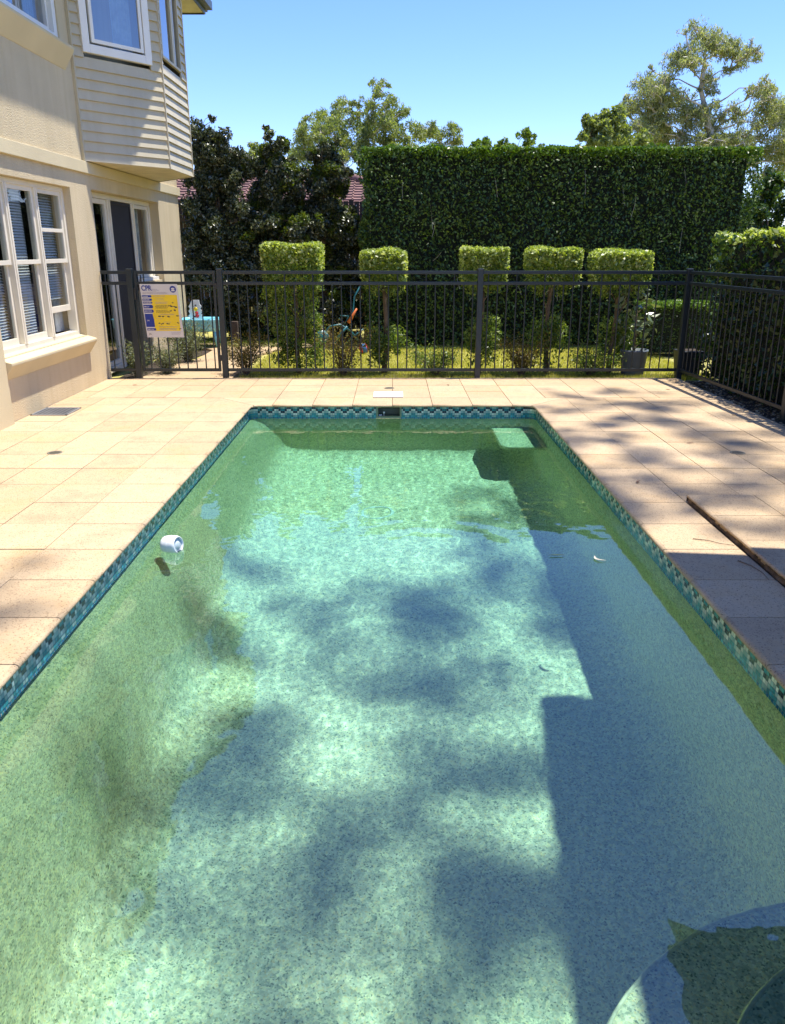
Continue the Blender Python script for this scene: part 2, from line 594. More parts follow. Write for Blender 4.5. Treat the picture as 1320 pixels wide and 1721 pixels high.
def leaves(C, size, normal=None, bias=0.0, droop=0.0, aspect=0.45, upt=0.0):
    """corner array for leaves centred at C"""
    n = len(C)
    size = np.broadcast_to(np.asarray(size, float), (n,)) * RNG.uniform(0.65, 1.3, n)
    nr = RNG.normal(size=(n, 3))
    nr = unit(nr)
    if normal is not None:
        nr = unit(nr + bias * normal)
    if upt:
        nr = unit(nr + np.array([0, 0, upt]))
    d = RNG.normal(size=(n, 3))
    d[:, 2] -= droop
    d = unit(d - nr * np.sum(d * nr, axis=1, keepdims=True))
    s = np.cross(nr, d)
    L = size[:, None]
    W = L * aspect
    fold = nr * (L * RNG.uniform(0.02, 0.14, (n, 1)))
    p0 = C - d * L * 0.5
    p1 = C - d * L * 0.05 + s * W * 0.5 + fold
    p2 = C + d * L * 0.5 - fold * 0.6
    p3 = C - d * L * 0.05 - s * W * 0.5 + fold
    return np.stack([p0, p1, p2, p3], axis=1).reshape(-1, 3)


def box_points(x0, x1, y0, y1, z0, z1, dens, depth=0.12, faces='fblrt', rough=0.05, nscale=1.6):
    """points and outward normals spread over (and a little into) the faces of a clipped hedge"""
    P, N = [], []
    spec = {'f': ((x0, z0), (x1, z1), 'y', y0, -1), 'b': ((x0, z0), (x1, z1), 'y', y1, 1),
            'l': ((y0, z0), (y1, z1), 'x', x0, -1), 'r': ((y0, z0), (y1, z1), 'x', x1, 1),
            't': ((x0, y0), (x1, y1), 'z', z1, 1)}
    for k in faces:
        (a0, b0), (a1, b1), ax, c, sg = spec[k]
        n = int(dens * abs(a1 - a0) * abs(b1 - b0))
        a = RNG.uniform(a0, a1, n)
        b = RNG.uniform(b0, b1, n)
        dd = RNG.exponential(depth * 0.5, n)
        dd = np.minimum(dd, depth * 2.5)
        bulge = np.array([noise.noise(Vector((float(p) * nscale, float(q) * nscale, c + 9))) for p, q in zip(a, b)]) * rough
        cc = c + sg * (bulge - dd)
        nn = np.zeros((n, 3))
        if ax == 'y':
            P.append(np.stack([a, cc, b], 1)); nn[:, 1] = sg
        elif ax == 'x':
            P.append(np.stack([cc, a, b], 1)); nn[:, 0] = sg
        else:
            P.append(np.stack([a, b, cc], 1)); nn[:, 2] = 1
        N.append(nn)
    return np.concatenate(P), np.concatenate(N)


def blob_points(c, r, n, flat=1.0, shell=0.5):
    """points in a lumpy ball, denser towards its skin"""
    d = unit(RNG.normal(size=(n, 3)))
    rr = RNG.uniform(0, 1, n) ** (1 / (3 + 4 * shell))
    k = 1 + 0.28 * np.sin(d[:, 0] * 5 + c[0] * 3) * np.cos(d[:, 2] * 6 + c[1]) + 0.15 * np.sin(d[:, 1] * 9 + c[2] * 2)
    P = d * (rr * k * r)[:, None]
    P[:, 2] *= flat
    return P + np.array(c)


def grow(mb, nodes, targets, r_end=0.012, r_fac=0.5, wig=0.12, seg=5):
    """limbs from the nearest lower node of a skeleton to every target point"""
    for t in targets:
        t = Vector(t)
        best, bi = 1e9, 0
        for i, (p, r) in enumerate(nodes):
            dz = t.z - p.z
            dist = (t - p).length + (2.5 * max(0, 0.2 - dz))
            if dist < best:
                best, bi = dist, i
        p, r = nodes[bi]
        L = (t - p).length
        m1 = p.lerp(t, 0.35) + Vector((random.uniform(-1, 1), random.uniform(-1, 1), random.uniform(-.3, 1))) * wig * L
        m2 = p.lerp(t, 0.7) + Vector((random.uniform(-1, 1), random.uniform(-1, 1), random.uniform(-.2, .8))) * wig * L
        r0 = max(r * r_fac, r_end * 1.2)
        mb.tube([p, m1, m2, t], [r0, r0 * 0.8, r0 * 0.55, r_end], seg, cap=False)
        nodes.append((m1, r0 * 0.85))
        nodes.append((m2, r0 * 0.6))
        nodes.append((t, r_end * 1.3))


# ------------------------------------------------------------------ ground
PX, PY0, PY1 = 1.385, 0.30, 7.73       # inner coping edge of the pool
PT = 0.3945                            # paver pitch
WZ = -0.14                             # water level
DE = 9.45                              # far edge of the paving
HX = -3.36                             # house wall plane
RX = 3.40                              # right edge of the paving

mb = MB()
g = 300
mb.poly([(-g, DE + .01, -.05), (g, DE + .01, -.05), (g, g, -.05), (-g, g, -.05)])
mb.poly([(RX + 0.02, -g, -.05), (g, -g, -.05), (g, DE + .01, -.05), (RX + 0.02, DE + .01, -.05)])
mb.poly([(-g, -g, -.05), (HX - 0.1, -g, -.05), (HX - 0.1, DE + .01, -.05), (-g, DE + .01, -.05)])
mb.poly([(HX - .1, -g, -.05), (RX + .02, -g, -.05), (RX + .02, -3, -.05), (HX - .1, -3, -.05)])
tag(mb.build('ground', M_lawn), 'lawn and bare ground around the pool and beyond the hedge', kind='structure')

mb = MB()
ys = -3.0
mb.poly([(HX - .1, ys, -.012), (-PX - .1, ys, -.012), (-PX - .1, PY1 + .1, -.012), (HX - .1, PY1 + .1, -.012)], 0)
mb.poly([(PX + .1, ys, -.012), (RX, ys, -.012), (RX, PY1 + .1, -.012), (PX + .1, PY1 + .1, -.012)], 0)
mb.poly([(HX - .1, PY1 + .1, -.012), (RX, PY1 + .1, -.012), (RX, DE, -.012), (HX - .1, DE, -.012)], 0)
mb.poly([(-PX - .1, ys, -.012), (PX + .1, ys, -.012), (PX + .1, PY0 - .1, -.012), (-PX - .1, PY0 - .1, -.012)], 0)
mb.poly([(RX, ys, -.012), (RX, DE, -.012), (RX, DE, -.3), (RX, ys, -.3)], 0)
mb.poly([(RX, DE, -.012), (HX, DE, -.012), (HX, DE, -.3), (RX, DE, -.3)], 0)
J = 0.0055


def slab(x0, x1, y0, y1, z=0.0, m=1):
    t = random.random()
    dz = random.uniform(-.0012, .0012)
    j = J / 2
    mb.hexa([(x0 + j, y0 + j, z - .03), (x1 - j, y0 + j, z - .03), (x1 - j, y1 - j, z - .03), (x0 + j, y1 - j, z - .03),
             (x0 + j, y0 + j, z + dz), (x1 - j, y0 + j, z + dz), (x1 - j, y1 - j, z + dz), (x0 + j, y1 - j, z + dz)], m, t, skip=(0,))


OX = PX + PT
OY = PY1 + PT
rows = []
y = OY
while y > ys:
    rows.append((y - PT, y))
    y -= PT
for (a, b) in rows:
    x = -OX
    while x > HX + 0.02:
        x0 = max(x - PT, HX)
        slab(x0, x, a, b)
        x = x0
    x = OX
    while x < RX - 0.02:
        x1 = min(x + PT, RX)
        if not (b <= 4.61 and x >= 1.7):
            slab(x, x1, a, b)
        x = x1
y = OY
k = 0
while y < DE - 0.02:
    y1 = min(y + PT, DE)
    x = math.floor(HX / PT) * PT
    while x < RX - 0.01:
        a, b = max(x, HX), min(x + PT, RX)
        if b - a > 0.02:
            slab(a, b, y, y1)
        x += PT
    y = y1
y = PY0 - PT
while y > ys:
    x = -OX
    while x < OX - .01:
        slab(x, x + PT, y - PT, y)
        x += PT
    y -= PT
tag(mb.build('pool_deck', [M_joint, M_paver]), 'square sandstone paving around the pool', kind='structure')

# raised paving on the right with its rough broken edge
mb = MB()
RS = 1.80
xs = RS
zt = 0.040
yy = 4.60
j = 0
while yy > ys:
    x = RS
    while x < RX - .02:
        x1 = min(x + PT, RX)
        t = random.random()
        mb.hexa([(x + .002, yy - PT + .002, .008), (x1 - .002, yy - PT + .002, .008), (x1 - .002, yy - .002, .008), (x + .002, yy - .002, .008),
                 (x + .002, yy - PT + .002, zt), (x1 - .002, yy - PT + .002, zt), (x1 - .002, yy - .002, zt), (x + .002, yy - .002, zt)], 1, t, skip=(0,))
        x = x1
    yy -= PT
mb.box(RS + .005, RX - .005, ys, 4.595, -.011, zt - .008, 0)
# uneven weathered lip: thin paver edge over a broken dark bed
n = 460
b0 = len(mb.v)
for i in range(n + 1):
    y = ys + (4.6 - ys) * i / n
    q = noise.noise(Vector((0, y * 6, 0))) * .016 + noise.noise(Vector((3, y * 22, 0))) * .011 + noise.noise(Vector((3, y * 60, 0))) * .005
    e_ = noise.noise(Vector((8, y * 14, 0))) * .003
    mb.v += [(RS + .002, y, zt - .0005), (RS - .006 + e_, y, zt - .003), (RS - .009 + e_, y, zt - .013 + q * .2), (RS + .004, y, zt - .015 + q * .2),
             (RS - .002 + q, y, .010), (RS - .006 + q * .9, y, -.004)]
for i in range(n):
    for k in range(5):
        a = b0 + i * 6 + k
        mb.face((a, a + 6, a + 7, a + 1), 1 if k < 2 else 2, k < 2, None, .5)
mb.poly([(RS - .008, 4.6, 0), (RS + .01, 4.6, 0), (RS + .01, 4.6, zt - .003), (RS - .01, 4.6, zt - .003)], 2)
tag(mb.build('raised_paving', [M_joint, M_paver, M_stoneedge]), 'slightly raised paving with a rough broken edge on the right', kind='structure')

# concrete path behind the gate
mb = MB()
pl = []
pts_r = [(-1.93, DE + .02), (-1.93, 10.8), (-1.98, 11.8), (-1.7, 12.5), (-1.1, 12.85), (-1.0, 13.2)]
pts_l = [(-3.05, DE + .02), (-2.95, 10.6), (-2.75, 11.3), (-2.75, 12.3), (-3.3, 13.0), (-3.36, 13.3)]
mb2 = [(x, y) for x, y in pts_r] + [(x, y) for x, y in pts_l[::-1]]
mb.prism(mb2, -.06, -.012, 0)
tag(mb.build('path', M_paver), 'sandy concrete path curving away behind the gate', kind='structure')

mb = MB()
mb.poly([(-1.9, DE + .012, -.040), (3.4, DE + .012, -.040), (3.4, 10.0, -.040), (-1.9, 10.02, -.040)])
mb.poly([(RX + .025, -2, -.036), (6, -2, -.036), (6, 9.44, -.036), (RX + .025, 9.44, -.036)])
mb.poly([(HX + .01, DE + .012, -.040), (-3.06, DE + .012, -.040), (-2.96, 10.7, -.040), (-2.77, 12.4, -.040), (HX + .01, 13.0, -.040)])
tag(mb.build('garden_bed', M_soil), 'dark mulch in the beds beside the fence', kind='structure')

# ------------------------------------------------------------------ pool
pool = empty('swimming_pool', (0, 0, 0), 'rectangular green pool with pebble lining and blue mosaic waterline', 'swimming pool')


def rring(hx, y0, y1, r, z, k=5, left=0.0):
    """rounded rectangle, counter-clockwise"""
    out = []
    for cx, cy, a0 in ((hx - r, y1 - r, 0), (-hx + r, y1 - r, 90), (-hx + r, y0 + r, 180), (hx - r, y0 + r, 270)):
        for i in range(k + 1):
            a = math.radians(a0 + 90 * i / k)
            out.append((cx + r * math.cos(a) + (left if cx < 0 else 0), cy + r * math.sin(a), z))
    return out


TX = PX + 0.030          # tile plane, just behind the coping nose
FD = 1.44
FR = 0.30
mb = MB()
rings = []


def inset(i, r, z, left=0.0):
    rings.append(rring(TX - i, PY0 - .03 + i, PY1 + .03 - i, r, z, left=left))


inset(0.0, .08, -.136)
inset(0.012, .09, -.32, .10)
inset(0.03, .12, -.60, .15)
inset(0.05, .14, -.90, .20)
inset(0.07, .15, -(FD - FR), .22)
for i in range(1, 9):
    a = math.radians(90 * i / 8)
    inset(.07 + FR * (1 - math.cos(a)), .15 + .2 * i / 8, -(FD - FR) - FR * math.sin(a), .22 + .1 * i / 8)
N = len(rings[0])
for r in rings:
    mb.v += r
for i in range(len(rings) - 1):
    for k in range(N):
        k2 = (k + 1) % N
        mb.face((i * N + k, (i + 1) * N + k, (i + 1) * N + k2, i * N + k2)[::-1], 0, True)
mb.face([(len(rings) - 1) * N + k for k in range(N)], 0)
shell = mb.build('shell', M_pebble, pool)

# bench in the far right corner, and round steps near the viewer
mb = MB()
bz = -.50
pts = [(TX + .02, PY1 + .05), (.98, PY1 + .05), (.98, 7.02), (1.03, 6.94), (TX + .02, 6.92)]
mb.prism(pts, bz - .12, bz)
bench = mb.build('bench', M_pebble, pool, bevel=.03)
mb = MB()
for r, d in ((1.01, .66), (.70, .36), (.42, .14 + .03)):
    pts = [(TX + .02, 1.02 + r)]
    for i in range(0, 25):
        a = math.radians(90 + 180 * i / 24)
        pts.append((1.39 + r * math.cos(a), 1.02 + r * math.sin(a)))
    pts = [(x, max(y, PY0 - .04)) for x, y in pts]
    pts = [p for i, p in enumerate(pts) if i == 0 or p != pts[i - 1]]
    pts.append((TX + .02, PY0 - .04))
    q = []
    for p in pts:
        if not q or (abs(p[0] - q[-1][0]) + abs(p[1] - q[-1][1])) > 1e-4:
            q.append(p)
    mb.prism(q, -FD - .02 - r * .01, WZ - d)
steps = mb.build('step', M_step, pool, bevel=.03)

mb = MB()
for r, d in ((1.01, .66), (.70, .36), (.42, .17)):
    rr = r - .012
    pts = [(1.39 + rr * math.cos(math.radians(a)), 1.02 + rr * math.sin(math.radians(a)), WZ - d - .004) for a in range(92, 270, 4)]
    pts = [p for p in pts if p[1] > PY0]
    mb.tube(pts, .007, 6)
nosing = mb.build('step_nosing', M_nosing, steps)

# skimmer opening spans these x values on the far wall
KX0, KX1, KZ0, KZ1 = -.150, .080, -.118, -.030
mb = MB()     # backing wall of the waterline band
ring = rring(TX, PY0 - .03, PY1 + .03, .08, 0)
for k in range(N):
    a, b = ring[k], ring[(k + 1) % N]
    if a[1] > PY1 and b[1] > PY1 and abs(a[0] - b[0]) > 1:    # far wall: leave the skimmer hole
        for (p, q, z0, z1) in ((a[0], KX1, -.15, .0), (KX1, KX0, -.15, KZ0), (KX1, KX0, KZ1, 0), (KX0, b[0], -.15, 0)):
            mb.poly([(p, a[1], z0), (q, a[1], z0), (q, a[1], z1), (p, a[1], z1)], 0)
    else:
        mb.poly([(a[0], a[1], -.15), (b[0], b[1], -.15), (b[0], b[1], 0), (a[0], a[1], 0)], 0)
mb.build('grout_backing', M_grout, pool)

K_ = (0.006, 0.010, 0.03); W_ = (0.62, 0.66, 0.58); G_ = (0.26, 0.42, 0.40); T_ = (0.02, 0.22, 0.25); B_ = (0.01, 0.13, 0.25); C_ = (0.05, 0.33, 0.42)
PATT = [  # rows from the top, columns of one repeat
    [K_, K_, T_, G_, G_, T_],
    [W_, W_, K_, T_, T_, K_],
    [G_, G_, W_, K_, K_, W_],
    [T_, T_, G_, W_, W_, G_],
    [T_, C_, T_, G_, G_, T_],
    [B_, T_, B_, T_, B_, C_],
    [B_, B_, C_, B_, T_, B_]]
mb = MB()
TW, TG = .0205, .0022
per = [Vector(p) for p in ring]
for k in range(N):
    a, b = per[k], per[(k + 1) % N]
    L = (b - a).length
    cnt = max(1, round(L / TW))
    dv = (b - a) / cnt
    dn = dv.normalized()
    nrm = Vector((-dn.y, dn.x, 0))       # towards the pool
    for i in range(cnt):
        for r in range(6):
            z1 = -.026 - r * TW
            z0 = z1 - TW + TG
            p = a + dv * i + nrm * .003 + dn * TG * .5
            q = p + dv - dn * TG
            if a.y > PY1 and L > 1 and KX0 - .012 < (p.x + q.x) / 2 < KX1 + .012:
                continue
            c = PATT[r][i % 6]
            f = random.uniform(.72, 1.25)
            c = tuple(min(1, x * f) for x in c)
            jt = nrm * random.uniform(-.0006, .0006)
            mb.poly([(p.x, p.y, z0), (q.x + jt.x, q.y + jt.y, z0), (q.x + jt.x, q.y + jt.y, z1), (p.x, p.y, z1)], 0, c)
mb.build('tile_band', M_tile, pool)

# skimmer mouth
mb = MB()
yw = PY1 + .03
mb.box(KX0 - .01, KX0 + .008, yw - .006, yw + .30, KZ0, KZ1)
mb.box(KX1 - .008, KX1 + .01, yw - .006, yw + .30, KZ0, KZ1)
mb.box(KX0 - .01, KX1 + .01, yw - .006, yw + .30, KZ1, KZ1 + .008)
mb.box(KX0 - .01, KX1 + .01, yw - .006, yw + .30, KZ0 - .010, KZ0)
mb.box(KX0 + .008, KX1 - .008, yw + .12, yw + .13, KZ0, KZ0 + .055)
sk = mb.build('skimmer_mouth', flat('aged green grey plastic', (0.16, 0.20, 0.13), 0.5), pool)
mb = MB()
mb.box(KX0 - .01, KX1 + .01, yw + .29, yw + .3, KZ0, KZ1)
mb.build('skimmer_throat', M_dark, sk)
mb = MB()
mb.box(-.135, -.105, yw + .02, yw + .028, KZ0 + .001, KZ0 + .012)
mb.lathe([(.004, 0), (.005, .02), (.011, .03), (.011, .04), (0.0005, .041)], (-.085, yw + .03, KZ0), 12)
mb.build('weir_pin', M_whitep, sk)

# floor drain ring
mb = MB()
prof = [(.118, 0), (.118, .012), (.128, .018), (.140, .012), (.143, 0)]
mb.lathe(prof, (-.12, 6.12, -FD), 40)
mb.build('drain_ring', flat('pale blue white plastic', (0.75, 0.85, 0.88), 0.4), pool)

# coping stones with a rounded nose
cin = rring(PX, PY0, PY1, .07, 0, 6)      # inner edge
cout = []
for c in range(4):
    sx_, sy_ = ((1, 1), (-1, 1), (-1, -1), (1, -1))[c]
    ex = OX * sx_
    ey = OY if sy_ > 0 else PY0 - PT
    iy = PY1 if sy_ > 0 else PY0
    cyy = iy - sy_ * .07
    cxx = (PX - .07) * sx_
    A = (ex, cyy)
    B = (ex, ey)
    D = (cxx, ey)
    seqs = [A, A, A, B, D, D, D]
    lin = [A, (ex, (cyy + ey) / 2 * .6 + ey * .0 + cyy * .4), (ex, cyy + (ey - cyy) * .7), B, (cxx + (ex - cxx) * .7, ey), (cxx + (ex - cxx) * .4, ey), D]
    if c in (1, 3):
        lin = lin[::-1]
    cout += lin
NC = len(cin)
stations = []    # (inner, outer, cut)
for k in range(NC):
    a, b = cin[k], cin[(k + 1) % NC]
    oa, ob = cout[k], cout[(k + 1) % NC]
    stations.append((a[:2], oa, (k % 7) == 3))
    if (k + 1) % 7 == 0:      # straight side follows this corner: insert stone joints
        if abs(a[0] - b[0]) < 1e-6:
            lo, hi = sorted((a[1], b[1]))
            js = [PY1 - PT * i for i in range(1, 40)]
            js = [q for q in js if lo + .05 < q < hi - .05]
            js.sort(reverse=a[1] > b[1])
            for q in js:
                stations.append(((a[0], q), (oa[0], q), True))
        else:
            lo, hi = sorted((a[0], b[0]))
            js = [PT * i for i in range(-6, 7)]
            js = [q for q in js if lo + .08 < q < hi - .08]
            js.sort(reverse=a[0] > b[0])
            for q in js:
                stations.append(((q, a[1]), (q, oa[1]), True))
NOSE = [(0.0, 0.0), (.945, 0.0), (.975, -.0015), (.990, -.005), (.998, -.010), (1.0, -.014), (.998, -.019), (.990, -.023), (.90, -.025)]
mb = MB()
cuts = [i for i, s in enumerate(stations) if s[2]]
ns = len(stations)
for ci, c0 in enumerate(cuts):
    c1 = cuts[(ci + 1) % len(cuts)]
    idx = [c0]
    while idx[-1] != c1:
        idx.append((idx[-1] + 1) % ns)
    tone = random.random()
    b0 = len(mb.v)
    P = [(Vector(stations[i][0]), Vector(stations[i][1])) for i in idx]

    def shift(pair, other, g=J / 2):
        i_, o_ = pair
        di = (other[0] - i_)
        do = (other[1] - o_)
        a_ = i_ + di.normalized() * g if di.length > 1e-6 else i_
        b_ = o_ + do.normalized() * g if do.length > 1e-6 else o_
        return a_, b_
    P[0] = shift(P[0], P[1])
    P[-1] = shift(P[-1], P[-2])
    for (pi, po) in P:
        ln = (pi - po).length
        for (f, z) in NOSE:
            ff = 1 - (1 - f) * PT / max(ln, .01) if f > .5 else f
            q = po.lerp(pi, ff)
            mb.v.append((q.x, q.y, z))
    m_ = len(NOSE)
    for i in range(len(P) - 1):
        for k in range(m_ - 1):
            a = b0 + i * m_ + k
            mb.face((a, a + 1, a + m_ + 1, a + m_)[::-1], 0, k > 0, None, tone)
    mb.face([b0 + k for k in range(m_)], 0, False, None, tone)
    e = b0 + (len(P) - 1) * m_
    mb.face([e + k for k in range(m_)][::-1], 0, False, None, tone)
mb.build('coping', M_paver, pool)
mb = MB()      # dark bedding under the coping
for s in (-1, 1):
    mb.poly([(s * (PX + .032), PY0 - .02, -.014), (s * OX, PY0 - .02, -.014), (s * OX, OY, -.014), (s * (PX + .032), OY, -.014)])
mb.poly([(-PX, PY1 + .032, -.0135), (PX, PY1 + .032, -.0135), (PX, OY, -.0135), (-PX, OY, -.0135)])
mb.poly([(-PX, PY0 - .032, -.0135), (PX, PY0 - .032, -.0135), (PX, PY0 - PT, -.0135), (-PX, PY0 - PT, -.0135)])
mb.build('coping_bed', M_joint, pool)

# water surface with gentle ripples
nx, ny = 200, 540
xs_ = np.linspace(-TX - .006, TX + .006, nx + 1)
ys_ = np.linspace(PY0 - .02, PY1 + .02, ny + 1)
V = []
for yq in ys_:
    for xq in xs_:
        z = WZ + .00075 * noise.noise(Vector((xq * 3.2, yq * 2.6, 0))) + .00065 * noise.noise(Vector((xq * 9, yq * 6.5, 5)))
        z += .00022 * noise.noise(Vector((xq * 26, yq * 22, 9)))
        r = math.hypot(xq + .72, yq - 1.62)
        z += .00028 * math.sin(r * 62) * math.exp(-(r / .30) ** 2)
        r = math.hypot(xq - .2, yq - 4.1)
        z += .0003 * math.sin(r * 34) * math.exp(-((r - .45) / .35) ** 2)
        V.append((xq, yq, WZ + (z - WZ) * 1.35))
F = []
for jq in range(ny):
    for iq in range(nx):
        a = jq * (nx + 1) + iq
        F.append((a, a + 1, a + nx + 2, a + nx + 1))
me = bpy.data.meshes.new('water')
me.from_pydata(V, [], F)
me.polygons.foreach_set('use_smooth', [True] * len(F))
me.materials.append(M_water)
water = bpy.data.objects.new('water', me)
COL.objects.link(water)
tag(water, 'clear greenish pool water with faint ripples', kind='structure')
water.cycles.is_caustics_caster = True
for o in (shell, bench, steps, nosing, bpy.data.objects['drain_ring']):
    o.cycles.is_caustics_receiver = True

# ------------------------------------------------------------------ house
house = empty('house', (HX, 6, 0), 'two storey cream rendered house with a clad bay on the left', 'house')
mb = MB()
T = .25


def wallrect(y0, y1, z0, z1, x=HX, t=T):
    mb.box(x - t, x, y0, y1, z0, z1)


WY0, WY1, WB, WT = 6.86, 8.88, .56, 2.07       # lower window opening
DY0, DY1, DT = 9.50, 12.15, 2.09               # glazed door opening
LY = 11.35                                      # low wall under the side light
UY0, UY1, UB, UT = 6.55, 9.08, 3.44, 4.70      # upper window opening
HE = 13.30
wallrect(WY0, WY1, -.02, WB)
wallrect(WY1, DY0, -.02, 2.24)
wallrect(WY0, WY1, WT, 2.24)
wallrect(DY0, DY1, DT, 2.24)
wallrect(DY1, HE, -.02, 2.24)
wallrect(LY, DY1, -.02, 1.03, HX - .03, T - .03)
wallrect(-2, HE, 2.36, UB)
wallrect(-2, UY0, UB, UT)
wallrect(UY1, HE, UB, UT)
wallrect(-2, HE, UT, 4.87)
mb.box(HX + .001, HX - T, -2, WY0, -.02, 2.24)
mb.box(HX - T + .01, HX - 5, HE - .25, HE - .001, -.02, 4.87)
mb.box(HX - T + .01, HX - 5, -2.0, -1.75, -.02, 4.87)
wall = mb.build('wall', M_render, house)
mb = MB()
mb.box(HX - .1, HX + .035, -2, HE + .03, 2.24, 2.36)
mb.box(HX - .1, HX + .045, 5.9, WY0 - .02, -.02, 2.238)
mb.box(HX + .001, HX + .010, WY1 + .001, DY0 - .001, -.015, .0)
mb.build('string_course', M_trimr, house, bevel=.004)

# dark interior behind the openings
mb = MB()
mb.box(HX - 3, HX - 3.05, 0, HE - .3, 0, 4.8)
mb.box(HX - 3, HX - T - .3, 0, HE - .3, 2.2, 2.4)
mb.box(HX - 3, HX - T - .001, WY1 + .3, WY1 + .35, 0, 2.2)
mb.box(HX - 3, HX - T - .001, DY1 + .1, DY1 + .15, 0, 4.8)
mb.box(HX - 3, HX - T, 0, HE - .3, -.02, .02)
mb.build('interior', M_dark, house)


def splayed_sill(y0, y1, zt, zb, p, parent, mat):
    """chunky rendered sill whose underside slopes back to the wall"""
    m = MB()
    x = HX
    pts = [(x - .10, zt + .02), (x + p, zt - .035), (x + p, zt - .06), (x + .005, zb), (x - .1, zb)]
    b = len(m.v)
    for yv in (y0, y1):
        for (a, c) in pts:
            m.v.append((a, yv, c))
    n_ = len(pts)
    m.face([b + i for i in range(n_)])
    m.face([b + n_ + i for i in range(n_)][::-1])
    for i in range(n_):
        k = (i + 1) % n_
        m.face((b + i, b + n_ + i, b + n_ + k, b + k))
    return m.build('sill', mat, parent, bevel=.006)


def frame_rect(m, y0, y1, z0, z1, x0, x1, wd, wb=None, wt=None):
    wb = wd if wb is None else wb
    wt = wd if wt is None else wt
    m.box(x0, x1, y0, y0 + wd, z0, z1)
    m.box(x0, x1, y1 - wd, y1, z0, z1)
    m.box(x0, x1, y0 + wd, y1 - wd, z0, z0 + wb)
    m.box(x0, x1, y0 + wd, y1 - wd, z1 - wt, z1)


# lower window: three double-hung sashes
FX = HX - .075
m = MB()
frame_rect(m, WY0 + .002, WY1 - .002, WB + .002, WT - .002, FX - .09, FX, .055, .05, .05)
sw = (WY1 - WY0 - .11) / 3
for i in (1, 2):
    yc = WY0 + .055 + sw * i
    m.box(FX - .09, FX + .004, yc - .035, yc + .035, WB + .05, WT - .05)
    m.box(FX - .02, FX + .012, yc - .012, yc + .012, WB + .05, WT - .05)
win = m.build('window', M_cream, house, bevel=.003)
splayed_sill(WY0 - .02, WY1 + .03, WB, .37, .095, win, M_trimr)
for i in range(3):
    a = WY0 + .055 + sw * i + (.036 if i else .002)
    b = WY0 + .055 + sw * (i + 1) - (.036 if i < 2 else .002)
    z0, z1 = WB + .052, WT - .052
    zm = 1.34
    for part in (0, 1):
        if part == 0:      # lower sash, inner track
            x1 = FX - .045
            lo, hi = (z0, zm + .02) if i < 2 else (z0 + .22, zm + .02)
        else:
            x1 = FX - .015
            lo, hi = (zm - .02, z1)
        s = MB()
        frame_rect(s, a, b, lo, hi, x1 - .028, x1, .042, .06 if part == 0 else .04, .04)
        if i == 2 and part == 1:
            s.box(x1 - .028, x1, a + .042, b - .042, 1.62, 1.655)
        s.build('sash', M_cream, win, bevel=.002)
        gq = MB()
        gq.poly([(x1 - .014, a + .04, lo + .04), (x1 - .014, b - .04, lo + .04), (x1 - .014, b - .04, hi - .03), (x1 - .014, a + .04, hi - .03)])
        gq.build('pane', M_glass, win)
    bl = MB()
    zz = z0 + (.03 if i < 2 else .36)
    while zz < z1:
        sag = .002 * math.sin(zz * 9)
        bl.obox((FX - .13, a + .01, zz + sag), (.018, 0, -.014), (0, b - a - .02 if i != 1 else (b - a) * .86, 0), (0, 0, .0012))
        zz += .026
    bl.build('blind', M_blind, win)
    cu = MB()
    for (c0, c1) in ((b - .17, b + .02),):
        nn = 26
        b0 = len(cu.v)
        for q in range(nn + 1):
            yv = c0 + (c1 - c0) * q / nn
            xv = FX - .17 + .018 * math.sin(q * 1.5)
            cu.v += [(xv, yv, z0), (xv, yv, z1)]
        for q in range(nn):
            cu.face((b0 + 2 * q, b0 + 2 * q + 2, b0 + 2 * q + 3, b0 + 2 * q + 1), 0, True)
    cu.build('curtain', M_curtain, win)

# door, side light and side window
GX = HX - .13
m = MB()
m.box(GX - .09, GX, DY0 + .002, DY1 - .002, DT - .06, DT - .002)
for ya, yb in ((DY0 + .002, DY0 + .06), (10.36, 10.47), (11.29, 11.42), (DY1 - .06, DY1 - .002)):
    m.box(GX - .09, GX + .004, ya, yb, (0.0 if ya < 11 else 1.032), DT - .062)
    if 10 < ya < 12:
        m.box(GX + .004, GX + .02, (ya + yb) / 2 - .015, (ya + yb) / 2 + .015, 0.0 if ya < 11 else 1.032, DT - .062)
m.box(GX - .09, GX + .03, DY0 + .06, 10.36, 0, .06)
door_unit = m.build('door_frame', M_cream, house, bevel=.003)
s = MB()
s.box(GX - .06, GX + .06, 11.30, DY1 - .01, 1.031, 1.075)
s.build('sill', M_white, door_unit, bevel=.004)
s = MB()
frame_rect(s, DY0 + .065, 10.355, .065, DT - .065, GX - .05, GX - .012, .055)
s.build('sash', M_cream, door_unit, bevel=.003)
s = MB()
frame_rect(s, 11.425, DY1 - .065, 1.08, DT - .065, GX - .05, GX - .012, .045)
s.build('sash', M_cream, door_unit, bevel=.003)
s = MB()
s.poly([(GX - .03, DY0 + .12, .12), (GX - .03, 10.30, .12), (GX - .03, 10.30, DT - .12), (GX - .03, DY0 + .12, DT - .12)])
s.build('pane', M_glass, door_unit)
s = MB()
s.poly([(GX - .03, 11.47, 1.12), (GX - .03, DY1 - .11, 1.12), (GX - .03, DY1 - .11, DT - .11), (GX - .03, 11.47, DT - .11)])
s.build('pane', M_glass, door_unit)
cu = MB()
